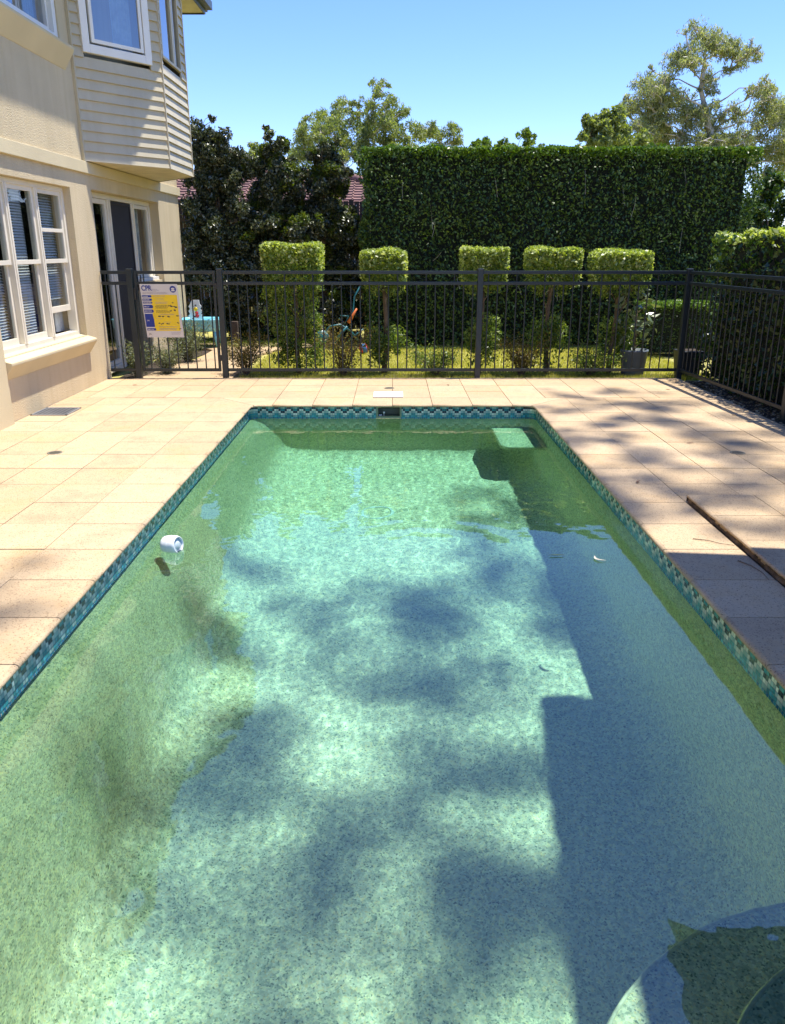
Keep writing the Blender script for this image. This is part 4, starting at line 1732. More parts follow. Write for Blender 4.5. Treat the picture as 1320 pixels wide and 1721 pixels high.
def topiary(px0, px1, pt, pb, Y, label, full=False, seed=0, lean=0.0):
    random.seed(seed)
    a = at(px0, pt, Y)
    b = at(px1, pt, Y)
    cx = (a.x + b.x) / 2
    hw = (b.x - a.x) / 2 - .055
    zt = a.z
    zb = at((px0 + px1) / 2, pb, Y).z
    root = empty('standard_tree', (cx, Y, 0), label, 'topiary tree', 'clipped standard trees behind the fence')
    m = MB()
    bx_ = cx + lean
    pts = [(bx_, Y, -.05), (bx_ + random.uniform(-.03, .03), Y, .3), (cx + random.uniform(-.03, .03), Y, .65), (cx, Y, zb + .1)]
    m.tube(pts, [.038, .028, .026, .024], 8)
    nodes = [(Vector(p), .024) for p in pts[1:]]
    grow(m, nodes, [(cx + random.uniform(-hw, hw) * .8, Y + random.uniform(-.2, .2), random.uniform(zb, zt - .1)) for _ in range(9)], .004, .5, .1, 5)
    if full:
        for s in (-1, 1):
            grow(m, nodes, [(cx + s * random.uniform(.05, .3), Y + random.uniform(-.15, .15), random.uniform(.2, .9)) for _ in range(6)], .004, .5, .15, 5)
    m.build('trunk', M_bark, root)
    dp = min(hw, .36)
    P, Nn = box_points(cx - hw, cx + hw, Y - dp, Y + dp, zb, zt, 1900, .12, 'fblr', .05, 4.5)
    P = soften(P, (cx, Y, (zt + zb) / 2), (hw, dp, (zt - zb) / 2), {1: 18, 2: 6, 3: 16, 4: 8}.get(seed, 7))
    keep = RNG.uniform(0, 1, len(P)) < np.clip((P[:, 2] - zb) / (.25 * (zt - zb)) + .35, 0, 1)
    P, Nn = P[keep], Nn[keep]
    inner = np.stack([RNG.uniform(cx - hw * .85, cx + hw * .85, 900), RNG.uniform(Y - dp * .8, Y + dp * .8, 900), RNG.uniform(zb, zt - .05, 900)], 1)
    inner = soften(inner, (cx, Y, (zt + zb) / 2), (hw, dp, (zt - zb) / 2))
    C = [leaves(P, .05, Nn, .6, .2, .5), leaves(inner, .045)]
    # ragged skirt below the clipped head
    for _ in range(7):
        c = (cx + random.uniform(-hw, hw) * .75, Y + random.uniform(-.2, .2), zb - random.uniform(-.05, .06))
        C.append(leaves(blob_points(c, random.uniform(.05, .10), 60), .042))
    quads('crown', np.concatenate(C), 4, L_topi, root)
    P, Nn = box_points(cx - hw, cx + hw, Y - dp, Y + dp, zb, zt, 3600, .05, 't', .018, 4)
    nf = int(2600 * hw)
    fz = zt - np.abs(RNG.normal(0, .10, nf))
    fx = RNG.uniform(cx - hw - .01, cx + hw + .01, nf)
    fr = np.stack([fx, Y - dp + RNG.normal(0, .02, nf), fz], 1)
    sd_ = RNG.choice([-1, 1], nf // 2)
    fs = np.stack([cx + sd_ * (hw + .01), RNG.uniform(Y - dp, Y + dp, nf // 2), zt - np.abs(RNG.normal(0, .16, nf // 2))], 1)
    P = np.concatenate([P, fr, fs])
    Nn = np.concatenate([Nn, np.tile([0, -.4, .8], (nf, 1)), np.tile([0, -.2, .8], (nf // 2, 1))])
    P = soften(P, (cx, Y, (zt + zb) / 2), (hw, dp, (zt - zb) / 2), {1: 18, 2: 6, 3: 16, 4: 8}.get(seed, 7))
    P[:, 2] += .010 * np.sin(P[:, 0] * 13 + seed)
    quads('sunlit_lime_top', leaves(P, .05, Nn, .6, -.3, .5), 4, L_lime, root)  # sunlit upper band of the head painted by brighter lime leaves
    # shoots along the stem
    C = []
    if full:
        for _ in range(34):
            z_ = random.uniform(.05, zb)
            c = (cx + random.uniform(-1, 1) * hw * .75, Y + random.uniform(-.22, .22), z_)
            C.append(leaves(blob_points(c, random.uniform(.10, .17), 150), .042))
    else:
        zc = random.uniform(.38, .48)
        for _ in range(23):
            sd_ = random.choice((-1, -1, 1, 1, 1))
            zq = random.uniform(-.30, .18)
            c = (cx + sd_ * random.uniform(.02, .22) * (1 - abs(zq)), Y + random.uniform(-.12, .12), zc + zq)
            C.append(leaves(blob_points(c, random.uniform(.05, .13), 95), .044))
    quads('lower_foliage', np.concatenate(C), 4, L_topi, root)


topiary(438, 547, 409, 490, 10.1, 'leftmost clipped tree, leafy right down its stem, square head', True, 1, .02)
topiary(600, 690, 418, 482, 10.1, 'clipped standard tree with a rounded cube head, second from the left', False, 2, .0)
topiary(770, 858, 416, 482, 10.1, 'clipped standard tree with a squarish head beside the middle fence post', False, 3, -.02)
topiary(881, 980, 416, 482, 10.1, 'clipped standard tree with a broad head, fourth from the left', False, 4, .0)
topiary(992, 1096, 420, 484, 10.1, 'clipped standard tree at the right end above the grey pot', False, 5, -.03)


def shrub(name, label, x, y, r, h, lm, n=900, size=.03, group=None, cat='shrub', sparse=False, z=-.04, seed=0, asp=.35):
    random.seed(seed)
    root = empty(name, (x, y, 0), label, cat, group)
    m = MB()
    nst = 16
    C = []
    for i in range(nst):
        a = 2 * math.pi * i / nst + random.uniform(-.2, .2)
        rr = r * random.uniform(.35, 1.0)
        tip = Vector((x + rr * math.cos(a), y + rr * .8 * math.sin(a), z + h * random.uniform(.55, 1.0)))
        mid = Vector((x + rr * .4 * math.cos(a), y + rr * .3 * math.sin(a), z + h * .45))
        m.tube([(x + .02 * math.cos(a), y + .02 * math.sin(a), z), mid, tip], [.007, .005, .002], 5, cap=False)
        k = n // nst
        t = RNG.uniform(.35 if sparse else .15, 1.05, k)
        base = np.array([x, y, z])[None, :]
        mm = np.array(mid)[None, :]
        tt = np.array(tip)[None, :]
        T_ = t[:, None]
        P = (1 - T_) ** 2 * base + 2 * T_ * (1 - T_) * mm + T_ ** 2 * tt
        P = P + RNG.normal(0, r * .14, (k, 3))
        P[:, 2] = np.maximum(P[:, 2], z + .02)
        C.append(leaves(P, size, None, 0, -.6, asp))
    m.build('stem', M_bark, root)
    quads('foliage', np.concatenate(C), 4, lm, root)
    return root


bedx = [(415, 'rounded bronze green shrub just right of the gate post', L_bronze, .30, .42),
        (578, 'rounded yellowish shrub between the first and second clipped trees', L_bronze, .36, .52),
        (733, 'low dark twiggy shrub between the second and third clipped trees', L_green, .34, .30),
        (875, 'thin bronze shrub between the middle post and fourth clipped tree', L_bronze, .30, .38),
        (990, 'low dark green shrub between the two right clipped trees', L_green, .34, .30)]
for i, (px, lab, lm, r, h) in enumerate(bedx):
    p = at(px, 628, 9.85)
    shrub('low_shrub', lab, p.x, 9.82, r * 1.15, h * 1.25, lm, 2600, .032, 'low shrubs in the bed behind the fence', sparse=(i != 1), seed=20 + i)
for i, (x_, y_, r, h, lab) in enumerate((
        (-3.12, 9.75, .22, .42, 'silvery shrub against the house wall left of the gate'),
        (-2.80, 9.90, .26, .42, 'silvery shrub behind the lower left of the gate'),
        (-2.82, 11.0, .42, .62, 'large silvery shrub beside the path in front of the play table'))):
    shrub('silver_shrub', lab, x_, y_, r, h, L_silver, 3800 if i == 2 else 2000, .036, 'silvery shrubs between house and path', seed=40 + i, asp=.28)

# potted plant behind the fence corner
pp = empty('potted_plant', (3.0, 9.95, 0), 'broad leaved plant in a tapered blue grey pot by the fence corner', 'potted plant')
m = MB()
m.lathe([(.0005, -.045), (.125, -.045), (.135, -.03), (.165, .25), (.170, .255), (.170, .275), (.155, .275), (.150, .24), (.0005, .235)], (3.0, 9.95, 0), 32)
m.build('pot', M_potgrey, pp)
m = MB()
st = [Vector((3.0, 9.95, .23)), Vector((3.0, 9.95, .5)), Vector((2.98, 9.95, .95))]
m.tube(st, [.012, .010, .005], 6)
random.seed(5)
tips = []
for i in range(13):
    z_ = .30 + .68 * i / 13
    a = i * 2.4
    tips.append(Vector((2.99 + .17 * math.cos(a), 9.95 + .15 * math.sin(a), z_ + .10)))
    m.tube([(2.995, 9.95, z_), tips[-1]], [.005, .003], 5, cap=False)
m.build('stem', M_bark, pp)
C = []
for t in tips:
    C.append(leaves(np.tile(np.array(t), (7, 1)) + RNG.normal(0, .05, (7, 3)), .12, None, 0, .2, .38))
quads('foliage', np.concatenate(C), 4, L_pot, pp)
p2 = empty('empty_pot', (3.66, 9.9, 0), 'dark square sided pot just behind the right corner post', 'pot')
m = MB()
m.hexa([(3.55, 9.8, -.045), (3.78, 9.8, -.045), (3.78, 10.03, -.045), (3.55, 10.03, -.045),
        (3.52, 9.77, .27), (3.81, 9.77, .27), (3.81, 10.06, .27), (3.52, 10.06, .27)])
m.build('pot', flat('charcoal pot', (.03, .035, .04), .5), p2, bevel=.008)
m = MB()
m.box(3.55, 3.78, 9.8, 10.03, .262, .275)
m.build('soil', M_soil, p2)

# grass of the back lawn
n = 60000
gx = RNG.uniform(-1.9, 3.9, n)
gy = 9.55 + RNG.uniform(0, 1, n) ** 1.3 * 3.4
keep = ~((gx < -1.6) & (gy < 13)) | (gx > -1.85)
gx, gy = gx[keep], gy[keep]
n = len(gx)
hh = RNG.uniform(.02, .055, n) * np.where(gy < 9.75, 1.3, 1)
az = RNG.uniform(0, 2 * math.pi, n)
wd = .0035
bx0 = np.stack([gx - wd * np.cos(az), gy - wd * np.sin(az), np.full(n, -.05)], 1)
bx1 = np.stack([gx + wd * np.cos(az), gy + wd * np.sin(az), np.full(n, -.05)], 1)
tp = np.stack([gx + RNG.normal(0, .015, n), gy + RNG.normal(0, .015, n), -.05 + hh], 1)
o = quads('grass', np.stack([bx0, bx1, tp], 1).reshape(-1, 3), 3, L_dryg)
tag(o, 'short yellow green grass of the back lawn', 'grass', kind='stuff')
n = 9000
gx = RNG.uniform(-3.3, -1.4, n)
gy = RNG.uniform(12.6, 14.0, n)
hh = RNG.uniform(.04, .10, n)
az = RNG.uniform(0, 2 * math.pi, n)
bx0 = np.stack([gx - .005 * np.cos(az), gy - .005 * np.sin(az), np.full(n, -.05)], 1)
bx1 = np.stack([gx + .005 * np.cos(az), gy + .005 * np.sin(az), np.full(n, -.05)], 1)
tp = np.stack([gx + RNG.normal(0, .02, n), gy + RNG.normal(0, .02, n), -.05 + hh], 1)
o = quads('grass_verge', np.stack([bx0, bx1, tp], 1).reshape(-1, 3), 3, L_green)
tag(o, 'longer bright green grass around the play table', 'grass', kind='stuff')
# leaf litter on the mulch under the right hedge
n = 2600
P = np.stack([RNG.uniform(3.42, 4.0, n), RNG.uniform(4.0, 9.4, n), RNG.uniform(-.034, -.02, n)], 1)
o = quads('leaf_litter', leaves(P, .04, np.tile([0, 0, 1.], (n, 1)), 3.0), 4, L_litter)
tag(o, 'dry fallen leaves scattered on the mulch under the right hedge', 'leaf litter', kind='stuff')

# ------------------------------------------------------------------ trees and tall shrubs behind
def leafy_tree(name, label, cat, clusters, Y, lm, trunk, bark, size, per, r0, dj=.8, flatn=.85, group=None, tipm=None, seed=0, droop=.4, asp=.3, r_end=.015, shell=.3, wig=.12, holes=0.0, fill=1, spread=1.15):
    """crown of many leaf clumps carried on limbs; clusters are (px, py, radius px)"""
    random.seed(seed)
    base = Vector(trunk[0])
    root = empty(name, base, label, cat, group)
    m = MB()
    pts = [Vector(p) for p in trunk]
    rr = [r0 * (1 - .6 * i / (len(pts) - 1)) for i in range(len(pts))]
    m.tube(pts, rr, 9)
    nodes = [(p, r) for p, r in zip(pts[1:], rr[1:])]
    C, CT = [], []
    cs = []
    for (px, py, rp) in clusters:
        p = at(px, py, Y)
        p.y += random.uniform(-dj, dj)
        q = pxm(Y, py)
        cs.append((p, rp * q))
    extra = []
    for p, r in cs:
        for _ in range(fill):
            d = Vector((random.gauss(0, 1), random.gauss(0, 1), random.gauss(0, .7))).normalized()
            extra.append((p + d * r * random.uniform(.6, spread), r * random.uniform(.5, .9)))
    cs += extra
    cs.sort(key=lambda t: (t[0] - pts[-1]).length)
    grow(m, nodes, [c[0] for c in cs], r_end, .55, wig, 6)
    for p, r in cs:
        k = max(3, int(7 * (1 if holes == 0 else .8)))
        subs = []
        for _ in range(k):
            d = Vector((random.gauss(0, 1), random.gauss(0, 1), random.gauss(0, .8))).normalized()
            subs.append(p + d * r * random.uniform(.35, .8))
        grow(m, [(p, r_end * 1.4)], subs, r_end * .45, .7, .12, 4)
        for s in subs:
            rs_ = r * random.uniform(.28, .5)
            nl = int(per * rs_ * rs_ / (size * size) * random.uniform(.7, 1.2))
            P = blob_points(s, rs_, nl, flatn, shell)
            (CT if (tipm is not None and s.z > p.z + r * .15 and random.random() < .7) else C).append(leaves(P, size, None, 0, droop, asp, .2))
    m.build('trunk', bark, root)
    if C:
        quads('crown', np.concatenate(C), 4, lm, root)
    if CT:
        quads('sunlit_growth', np.concatenate(CT), 4, tipm, root)  # brighter leaf colour on upper clumps stands in for sun
    return root


def base_at(px, Y, z=-.05):
    p = at(px, 500, Y)
    return (p.x, Y, z)


G1 = [(1170, 84, 30), (1205, 74, 22), (1140, 95, 24), (1225, 80, 24), (1248, 108, 20), (1243, 95, 14), (1150, 112, 20), (1100, 130, 24), (1085, 155, 26),
      (1120, 160, 26), (1150, 165, 22), (1078, 190, 26), (1110, 200, 28), (1145, 205, 28), (1178, 195, 26), (1060, 222, 26), (1095, 232, 28),
      (1135, 238, 26), (1170, 240, 24), (1205, 225, 22), (1228, 200, 22), (1258, 165, 18), (1240, 245, 26), (1275, 215, 26), (1300, 180, 26), (1310, 235, 28),
      (1285, 265, 26), (1320, 270, 30), (1305, 310, 26), (1335, 200, 30), (1350, 250, 40), (1205, 120, 14), (1190, 150, 14), (1040, 205, 20), (1030, 235, 22), (1065, 250, 22), (1115, 255, 24), (1150, 262, 24), (1190, 265, 22), (1230, 262, 22), (1265, 250, 22), (1100, 178, 20), (1062, 175, 16), (1215, 240, 16), (1290, 150, 14)]
Yg = 26
leafy_tree('gum_tree', 'tall open gum tree with pale limbs rising behind the right end of the hedge', 'tree', G1, Yg, L_gum,
           [base_at(1215, Yg), tuple(at(1205, 330, Yg)), tuple(at(1200, 245, Yg)), tuple(at(1178, 150, Yg)), tuple(at(1185, 100, Yg))], M_gumbark, .12, 26, .12,
           .8, seed=3, droop=1.6, asp=.20, r_end=.022, shell=.1, wig=.16, fill=7, spread=1.35)
G2 = [(998, 212, 20), (1020, 198, 22), (1042, 212, 22), (985, 232, 20), (1010, 235, 24), (1040, 240, 24), (975, 245, 16), (1000, 262, 30), (1030, 205, 16), (1060, 250, 26)]
leafy_tree('round_tree', 'small dense green tree behind the hedge left of the tall gum', 'tree', G2, 22, L_olive,
           [base_at(1020, 22), tuple(at(1020, 330, 22)), tuple(at(1020, 262, 22))], M_bark, .12, 80, .14, .7, seed=4, shell=.6, asp=.45)
G3 = [(540, 200, 24), (565, 196, 24), (588, 210, 24), (522, 222, 22), (545, 232, 28), (578, 240, 28), (600, 172, 13), (612, 182, 10), (520, 255, 30), (555, 265, 30), (592, 265, 28), (495, 258, 22), (508, 205, 12), (575, 300, 24), (545, 295, 24)]
leafy_tree('olive_gum_tree', 'olive yellow gum tree with a round crown behind the dark shrubs', 'tree', G3, 34, L_olive,
           [base_at(575, 34), tuple(at(572, 340, 34)), tuple(at(575, 270, 34))], M_gumbark, .15, 46, .14, 1.6, seed=6, droop=1.0, asp=.25, shell=.35, fill=2, spread=1.5)
G4 = [(633, 148, 14), (640, 165, 16), (655, 182, 18), (632, 190, 16), (668, 192, 16), (625, 212, 22), (650, 215, 24), (680, 218, 24), (705, 225, 20), (725, 228, 20), (752, 226, 16), (765, 238, 14), (645, 240, 28), (690, 245, 26), (735, 246, 22), (615, 240, 22), (640, 270, 30), (690, 270, 30), (625, 300, 25)]
leafy_tree('tall_gum_tree', 'gum tree with a narrow peak and a long low shoulder left of the hedge top', 'tree', G4, 34, L_olive,
           [base_at(650, 34), tuple(at(650, 330, 34)), tuple(at(650, 250, 34)), tuple(at(642, 190, 34))], M_gumbark, .15, 46, .14, 1.6, seed=7, droop=1.0, asp=.25, shell=.35, fill=2, spread=1.5)
for (nm, lab, cl_, px, sd_) in (
        ('far_tree', 'small distant treetops peeping over the hedge, left group', [(798, 245, 10), (820, 240, 11), (810, 250, 12), (835, 248, 9)], 815, 8),
        ('far_tree', 'larger distant treetop peeping over the hedge, two small crowns', [(850, 244, 12), (878, 230, 13), (886, 242, 12), (868, 246, 10), (905, 248, 6)], 872, 9),
        ('far_tree', 'tiny distant treetop just showing above the middle of the hedge', [(930, 247, 6)], 930, 10)):
    leafy_tree(nm, lab, 'tree', cl_, 42, L_green, [base_at(px, 42), tuple(at(px, 300, 42)), tuple(at(px, 258, 42))], M_bark, .20, 70, .16, .8, group='distant treetops over the hedge', seed=sd_, shell=.5, asp=.4)
leafy_tree('yellow_tree', 'yellowish tree seen low between the dark shrubs beside the bay', 'tree', [(432, 256, 16), (418, 262, 14), (445, 268, 18), (425, 285, 22), (450, 300, 22)], 30, L_olive,
           [base_at(435, 30), tuple(at(435, 340, 30)), tuple(at(435, 275, 30))], M_bark, .16, 70, .14, .8, seed=12, shell=.5)

SH = [('dark glossy upright shrub beside the clad bay, the tallest of three',
       [(360, 196, 5), (328, 228, 9), (362, 232, 24), (345, 246, 20), (384, 250, 22), (335, 270, 20), (365, 268, 28), (392, 275, 18), (350, 296, 26), (380, 300, 26), (345, 325, 26), (372, 332, 28),
        (340, 358, 28), (372, 366, 30), (400, 355, 22), (335, 392, 28), (368, 402, 30), (402, 395, 26), (340, 430, 28), (378, 440, 30), (408, 430, 24), (330, 470, 28), (370, 480, 30), (400, 475, 26), (345, 520, 30), (390, 520, 30)], 365, 13.9),
      ('dark glossy upright shrub with green tips, middle of three',
       [(458, 228, 10), (480, 240, 12), (452, 252, 18), (475, 262, 20), (438, 275, 16), (460, 282, 24), (482, 290, 18), (445, 308, 22), (470, 315, 24), (440, 335, 24), (468, 345, 26),
        (432, 365, 24), (462, 375, 28), (490, 365, 20), (430, 400, 28), (465, 410, 30), (495, 398, 24), (440, 440, 30), (480, 445, 30), (430, 480, 28), (470, 490, 30), (440, 530, 30), (480, 540, 30), (410, 550, 26), (450, 565, 26)], 460, 14.1),
      ('dark upright shrub with yellow green edges, nearest the tall hedge',
       [(548, 242, 14), (530, 258, 16), (560, 258, 14), (540, 280, 22), (566, 280, 16), (525, 300, 20), (552, 305, 24), (572, 310, 14), (530, 328, 22), (558, 335, 22), (520, 352, 20), (548, 362, 24), (575, 352, 14),
        (515, 385, 24), (545, 392, 28), (575, 385, 24), (598, 392, 18), (520, 420, 26), (555, 428, 30), (590, 425, 24), (525, 460, 28), (565, 465, 28), (520, 500, 28), (560, 520, 30), (600, 470, 20), (590, 520, 24), (540, 550, 30), (500, 550, 26), (580, 560, 24)], 545, 14.2)]
for i, (lab, cl_, px, Y) in enumerate(SH):
    leafy_tree('upright_shrub', lab, 'tall shrub', [(a_, b_ + 4, c_ * 1.22) for a_, b_, c_ in cl_], Y, L_dark, [base_at(px, Y), tuple(at(px, 480, Y)), tuple(at(px, 380, Y)), tuple(at(px, 300, Y))], M_bark, .060, 66, .05,
               .28, 1.0, 'upright dark shrubs behind the lawn', tipm=(L_darkt if i else None), seed=30 + i, droop=.2, asp=.45, r_end=.006, shell=.5, fill=2, spread=1.35)
leafy_tree('corner_shrub', 'large glossy shrub filling the gap right of the tall hedge', 'tall shrub',
           [(1262, 345, 20), (1285, 318, 22), (1310, 300, 24), (1250, 372, 18), (1280, 360, 26), (1315, 340, 28), (1245, 395, 18), (1275, 395, 26), (1310, 385, 28), (1335, 330, 30), (1260, 425, 26), (1300, 430, 28),
            (1240, 440, 22), (1340, 400, 30)], 15.2, L_side,
           [base_at(1290, 15.2), tuple(at(1290, 430, 15.2)), tuple(at(1290, 370, 15.2))], M_bark, .075, 60, .05, .3, 1.0, seed=50, tipm=L_green, shell=.6, asp=.45, r_end=.006)

# overhanging gum whose branches shade the water and the paving (it stands right of the view)
random.seed(77)
og = empty('shade_gum_tree', (8.6, 4.2, 0), 'large unseen gum tree right of the view, overhanging the pool, casting the dappled shade', 'tree')
m = MB()
tr = [Vector((8.6, 4.2, -.05)), Vector((8.3, 4.1, 3)), Vector((7.6, 4.0, 6)), Vector((6.6, 4.0, 9))]
m.tube(tr, [.34, .28, .24, .18], 10)
nodes = [(p, .18) for p in tr[2:]]
tg = []
HC = 14.5


def shade_at(x, y, r, h=HC):
    tg.append((Vector((x + SX * h, y + SY * h, h)), r))


# where the shade falls on the floor / paving
for (x, y, r) in [(-.2, 2.35, .45), (.35, 2.0, .40), (-.35, 3.3, .42), (.15, 3.55, .50), (.55, 3.15, .42),
                  (-.1, 4.25, .40), (.45, 4.5, .45), (-.5, 4.75, .36), (.25, 2.75, .35), (-.1, 1.5, .26), (.9, 2.4, .4), (-1.9, 3.05, .26), (-2.3, 3.0, .3), (-2.7, 2.9, .3),
                  (1.7, 5.1, .26), (2.3, 5.0, .35), (2.9, 4.9, .4), (2.0, 5.55, .26), (2.7, 5.7, .36), (3.2, 5.5, .35), (1.75, 6.2, .22), (2.35, 6.35, .34), (2.95, 6.5, .36), (1.9, 6.9, .22),
                  (2.55, 7.05, .34), (1.65, 7.5, .18), (2.1, 7.75, .26), (2.75, 7.8, .3), (1.8, 8.35, .16), (2.4, 8.5, .22), (1.15, 6.55, .24), (1.15, 6.1, .26), (1.1, 5.6, .3), (.95, 5.1, .3), (1.2, 4.5, .3), (1.6, 4.3, .2), (2.2, 4.25, .3)]:
    shade_at(x, y, r, HC + random.uniform(-1.5, 1.5))
tg.sort(key=lambda t: (t[0] - tr[-1]).length)
grow(m, nodes, [t[0] for t in tg], .02, .55, .08, 6)
m.build('trunk', M_gumbark, og)
C = []
for c, r in tg:
    for _ in range(5):
        d = Vector((random.gauss(0, 1), random.gauss(0, 1), random.gauss(0, .5))) * r * .72
        rs_ = r * random.uniform(.3, .75)
        C.append(leaves(blob_points(c + d, rs_, int(300 * rs_ * rs_ / .12 + 6)), .12, None, 0, .8, .28))
quads('crown', np.concatenate(C), 4, L_gum, og)

# cantilever umbrella to the right of the viewer; its corner shades the paving
um = empty('cantilever_umbrella', (5.2, 2.6, 0), 'dark square cantilever umbrella shading the near right of the pool', 'umbrella')
m = MB()
ux0, ux1, uy0, uy1 = 1.86, 4.9, -.4, 4.12
zr_, zc_ = 2.45, 2.85
cx_, cy_ = (ux0 + ux1) / 2, (uy0 + uy1) / 2
cx_, cy_, uh, ua = 3.29, 2.08, 1.7, math.radians(6)
cor = [(cx_ + x * uh * math.cos(ua) + y * uh * math.sin(ua), cy_ - x * uh * math.sin(ua) + y * uh * math.cos(ua)) for x, y in ((-1, -1), (1, -1), (1, 1), (-1, 1))]
for i in range(4):
    a, b = cor[i], cor[(i + 1) % 4]
    m.poly([(a[0], a[1], zr_), (b[0], b[1], zr_), (cx_, cy_, zc_)])
    m.poly([(a[0], a[1], zr_ - .14), (b[0], b[1], zr_ - .14), (b[0], b[1], zr_), (a[0], a[1], zr_)])
m.build('canopy', M_canvas, um)
for c in cor:
    m = MB()
    m.tube([(cx_, cy_, zc_ - .03), (c[0] + (.05 if c[0] < 3 else -.05), c[1] + (.05 if c[1] < 2 else -.05), zr_ - .02)], .014, 6)
    m.build('rib', M_fence, um)
m = MB()
m.box(5.16, 5.26, 1.81, 1.91, 0, 2.9)
m.build('pole', M_fence, um)
m = MB()
m.tube([(5.21, 1.86, 2.85), (cx_, cy_, zc_ + .06)], .035, 8)
m.build('arm', M_fence, um)
m = MB()
m.box(4.8, 5.6, 1.46, 2.26, -.035, .06)
m.build('base', M_fence, um)

# ------------------------------------------------------------------ paling fence and neighbour's house
pf = empty('paling_fence', (-2.5, 16.2, 0), 'dark weathered timber paling fence behind the shrubs', 'fence')
m = MB()
x = -6.5
random.seed(9)
while x < 1.0:
    hh_ = 2.32 + random.uniform(-.02, .03)
    m.box(x, x + .095, 16.2, 16.218, -.05, hh_)
    x += .103
m.build('paling', M_timber, pf)
m = MB()
for z in (.4, 1.95):
    m.box(-6.5, 1.0, 16.14, 16.198, z, z + .07)
m.build('rail', M_timber, pf)
for x in (-6.3, -3.9, -1.5, .9):
    m = MB()
    m.box(x, x + .1, 16.06, 16.138, -.05, 2.2)
    m.build('post', M_timber, pf)

nb = empty('neighbour_house', (-5, 26, 0), 'neighbouring house with a terracotta tiled roof behind the shrubs', 'house')
m = MB()
m.box(-13, 1.6, 24.6, 34, -.05, 2.55)
m.build('wall', M_pale, nb)
m = MB()
zr0, zr1 = 2.35, 3.75
y0_, y1_ = 24.0, 28.3
nc = 15
for i in range(nc):
    t0, t1 = i / nc, (i + 1) / nc
    ya, yb = y0_ + (y1_ - y0_) * t0, y0_ + (y1_ - y0_) * t1
    za, zb = zr0 + (zr1 - zr0) * t0, zr0 + (zr1 - zr0) * t1
    xe = 2.2 - 4.0 * t0
    xe1 = 2.2 - 4.0 * t1
    x = -13.2
    while x < xe:
        xx = min(x + .30, xe)
        dz = .02 * math.sin(x * 3)
        m.hexa([(x, ya - .03, za), (xx, ya - .03, za), (xx, yb + .02, zb), (x, yb + .02, zb),
                (x, ya - .03, za + .055), (xx, ya - .03, za + .055), (xx, yb + .02, zb + .02), (x, yb + .02, zb + .02)])
        m.tube([(x, ya - .03, za + .055), (x, yb + .02, zb + .03)], .028, 5, cap=False)
        x += .30
m.build('roof', M_terra, nb)
m = MB()
m.tube([(2.2, 24.0, 2.50), (-1.8, 28.3, 3.83)], .11, 8)
m.tube([(-1.8, 28.3, 3.83), (-13.2, 28.3, 3.83)], .11, 8)
m.build('ridge_cap', M_terra, nb)
m = MB()
m.poly([(2.2, 24, 2.44), (2.2, 33, 2.44), (-1.8, 28.3, 3.72)])
m.poly([(-13.2, 28.3, 3.72), (-1.8, 28.3, 3.72), (2.2, 33, 2.42), (-13.2, 33, 2.42)])
m.build('roof_back', M_terra, nb)

# ------------------------------------------------------------------ garden toys
tb = empty('play_table', (-2.92, 12.75, 0), 'sky blue plastic water play table on the path behind the gate', 'play table')
m = MB()
b0 = len(m.v)
out = []
for i in range(28):
    t = 2 * math.pi * i / 28
    c, s = math.cos(t), math.sin(t)
    out.append((-3.0 + .33 * math.copysign(abs(c) ** .6, c), 12.75 + .28 * math.copysign(abs(s) ** .6, s)))
for (f, z) in ((.86, .24), (.97, .30), (1.0, .40), (1.03, .41), (1.03, .425), (.98, .425), (.94, .38), (.90, .30)):
    for (x, y) in out:
        m.v.append((-3.0 + (x + 3.0) * f, 12.75 + (y - 12.75) * f, z))
for i in range(7):
    for k in range(28):
        k2 = (k + 1) % 28
        m.face((b0 + i * 28 + k, b0 + i * 28 + k2, b0 + (i + 1) * 28 + k2, b0 + (i + 1) * 28 + k), 0, True)
m.face([b0 + k for k in range(28)][::-1])
m.face([b0 + 7 * 28 + k for k in range(28)])
m.build('tub', M_toyblue, tb)
for (x, y) in ((-3.20, 12.60), (-2.78, 12.60), (-3.20, 12.90), (-2.78, 12.90)):
    m = MB()
    m.tube([(x, y, .26), (x + (.05 if x > -3.0 else -.05), y, -.012)], [.035, .028], 8)
    m.build('leg', M_toyblue, tb)
bd = empty('activity_board', (-3.05, 12.72, .42), 'white toy board with yellow and red shapes standing on the blue table', 'toy')
m = MB()
bz0, bz1 = .36, .71
pts = []
for i in range(9):
    z = bz0 + (bz1 - bz0 - .06) * i / 8
    pts.append((-2.955 + (.018 if i % 2 else -.006) - .02 * i / 8, z))
pts += [(-2.99, bz1), (-3.10, bz1)]
for i in range(8, -1, -1):
    z = bz0 + (bz1 - bz0 - .06) * i / 8
    pts.append((-3.155 - (.018 if i % 2 else -.006) + .02 * i / 8, z))
b0 = len(m.v)
n_ = len(pts)
m.v += [(x, 12.61, z) for x, z in pts] + [(x, 12.63, z) for x, z in pts]
m.face([b0 + i for i in range(n_)])
m.face([b0 + n_ + i for i in range(n_)][::-1])
for i in range(n_):
    k = (i + 1) % n_
    m.face((b0 + i, b0 + n_ + i, b0 + n_ + k, b0 + k))
m.build('board', M_whitep, bd)
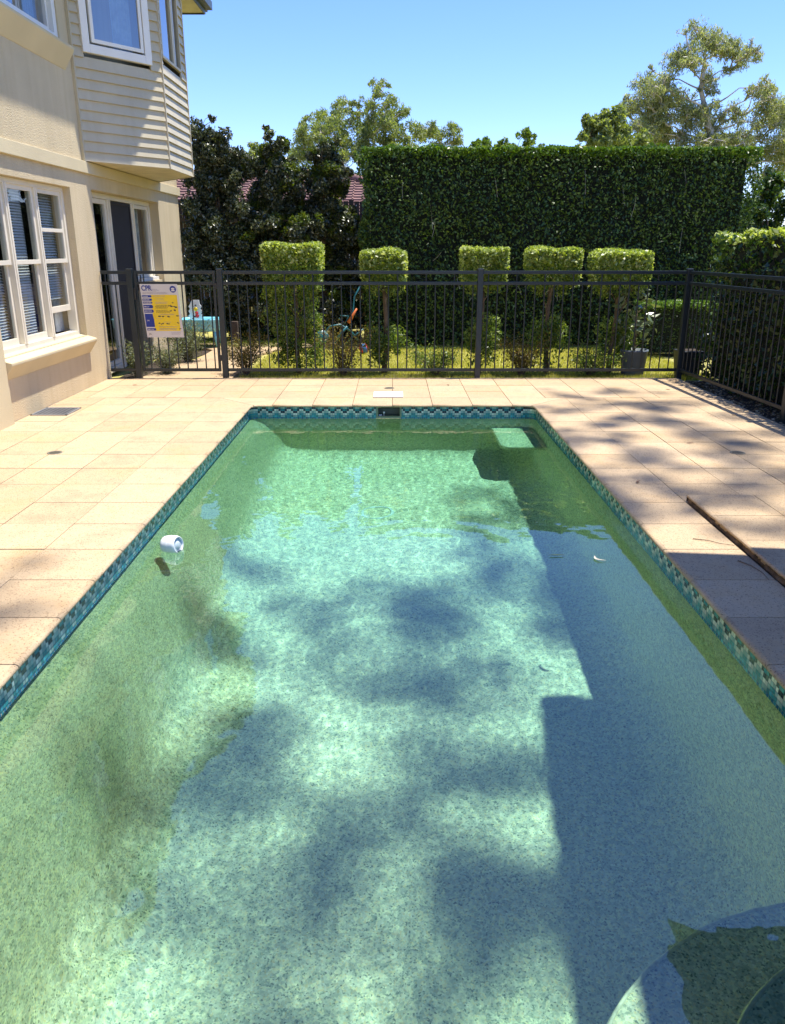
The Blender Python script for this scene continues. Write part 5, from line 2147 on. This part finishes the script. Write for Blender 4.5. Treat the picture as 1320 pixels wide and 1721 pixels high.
for (x, z, r, mt, nm) in ((-3.045, .575, .030, M_yellow, 'yellow_knob'), (-3.045, .632, .012, M_blackp, 'black_knob'), (-3.035, .515, .026, M_red, 'red_knob'), (-3.028, .470, .028, M_red, 'red_knob'),
                          (-3.065, .46, .013, M_blackp, 'black_knob')):
    m = MB()
    m.lathe([(r, 0), (r, .010), (r * .7, .016), (.0005, .018)], (x, 12.61, z), 18, 0, (0, -1, 0))
    m.build(nm, mt, bd)

ty = empty('ride_on_toy', (-.75, 12.3, 0), 'teal ride on toy with curved tubes and an orange handle in the shade', 'toy')
m = MB()
m.tube([at(545, 560, 12.3), at(555, 548, 12.3), at(572, 545, 12.35), at(590, 556, 12.4), at(602, 572, 12.4)], .016, 8)
m.tube([at(560, 580, 12.3), at(572, 562, 12.3), at(584, 548, 12.3)], .020, 8)
m.tube([at(606, 480, 12.5), at(596, 498, 12.5), at(594, 520, 12.45), at(590, 540, 12.4)], .012, 8)
m.tube([at(572, 530, 12.4), at(586, 531, 12.4), at(580, 543, 12.4), at(570, 534, 12.4)], .012, 6)
m.tube([at(578, 580, 12.5), at(594, 565, 12.5), at(612, 552, 12.5)], .012, 8)
m.build('frame', M_teal, ty)
m = MB()
a = at(542, 565, 12.25)
m.lathe([(.0005, -.03), (.09, -.03), (.10, 0), (.09, .03), (.0005, .03)], a, 20, 0, (.3, -1, .2))
m.build('wheel', M_teal, ty)
m = MB()
m.tube([at(586, 542, 12.35), at(592, 532, 12.35), at(600, 518, 12.35)], [.030, .022, .014], 8)
m.build('handle', M_orange, ty)
bl_ = empty('toy_ball', tuple(at(612, 572, 12.1)), 'red and blue toy ball lying near the second clipped tree', 'toy')
m = MB()
c = at(612, 572, 12.1)
pr = [(.075 * math.sin(math.pi * i / 12) + .0004, -.075 * math.cos(math.pi * i / 12)) for i in range(13)]
m.lathe(pr, (c.x, c.y, .03), 20)
m.build('ball', M_red, bl_)
m = MB()
pr = [(.0765 * math.cos(t), .0765 * math.sin(t)) for t in np.linspace(-.45, .45, 7)]
m.lathe(pr, (c.x, c.y, .03), 20, 0, (1, .2, .3))
m.build('stripe', flat('blue plastic', (.05, .15, .35), .4), bl_)

# planter box at the back of the lawn
cb = MB()
p = at(396, 560, 13.2)
cb.box(p.x - .05, p.x + .05, 13.15, 13.25, -.05, .34)
tag(cb.build('bollard', M_timber, bevel=.006), 'short square timber post in the shade under the dark shrubs', 'post')
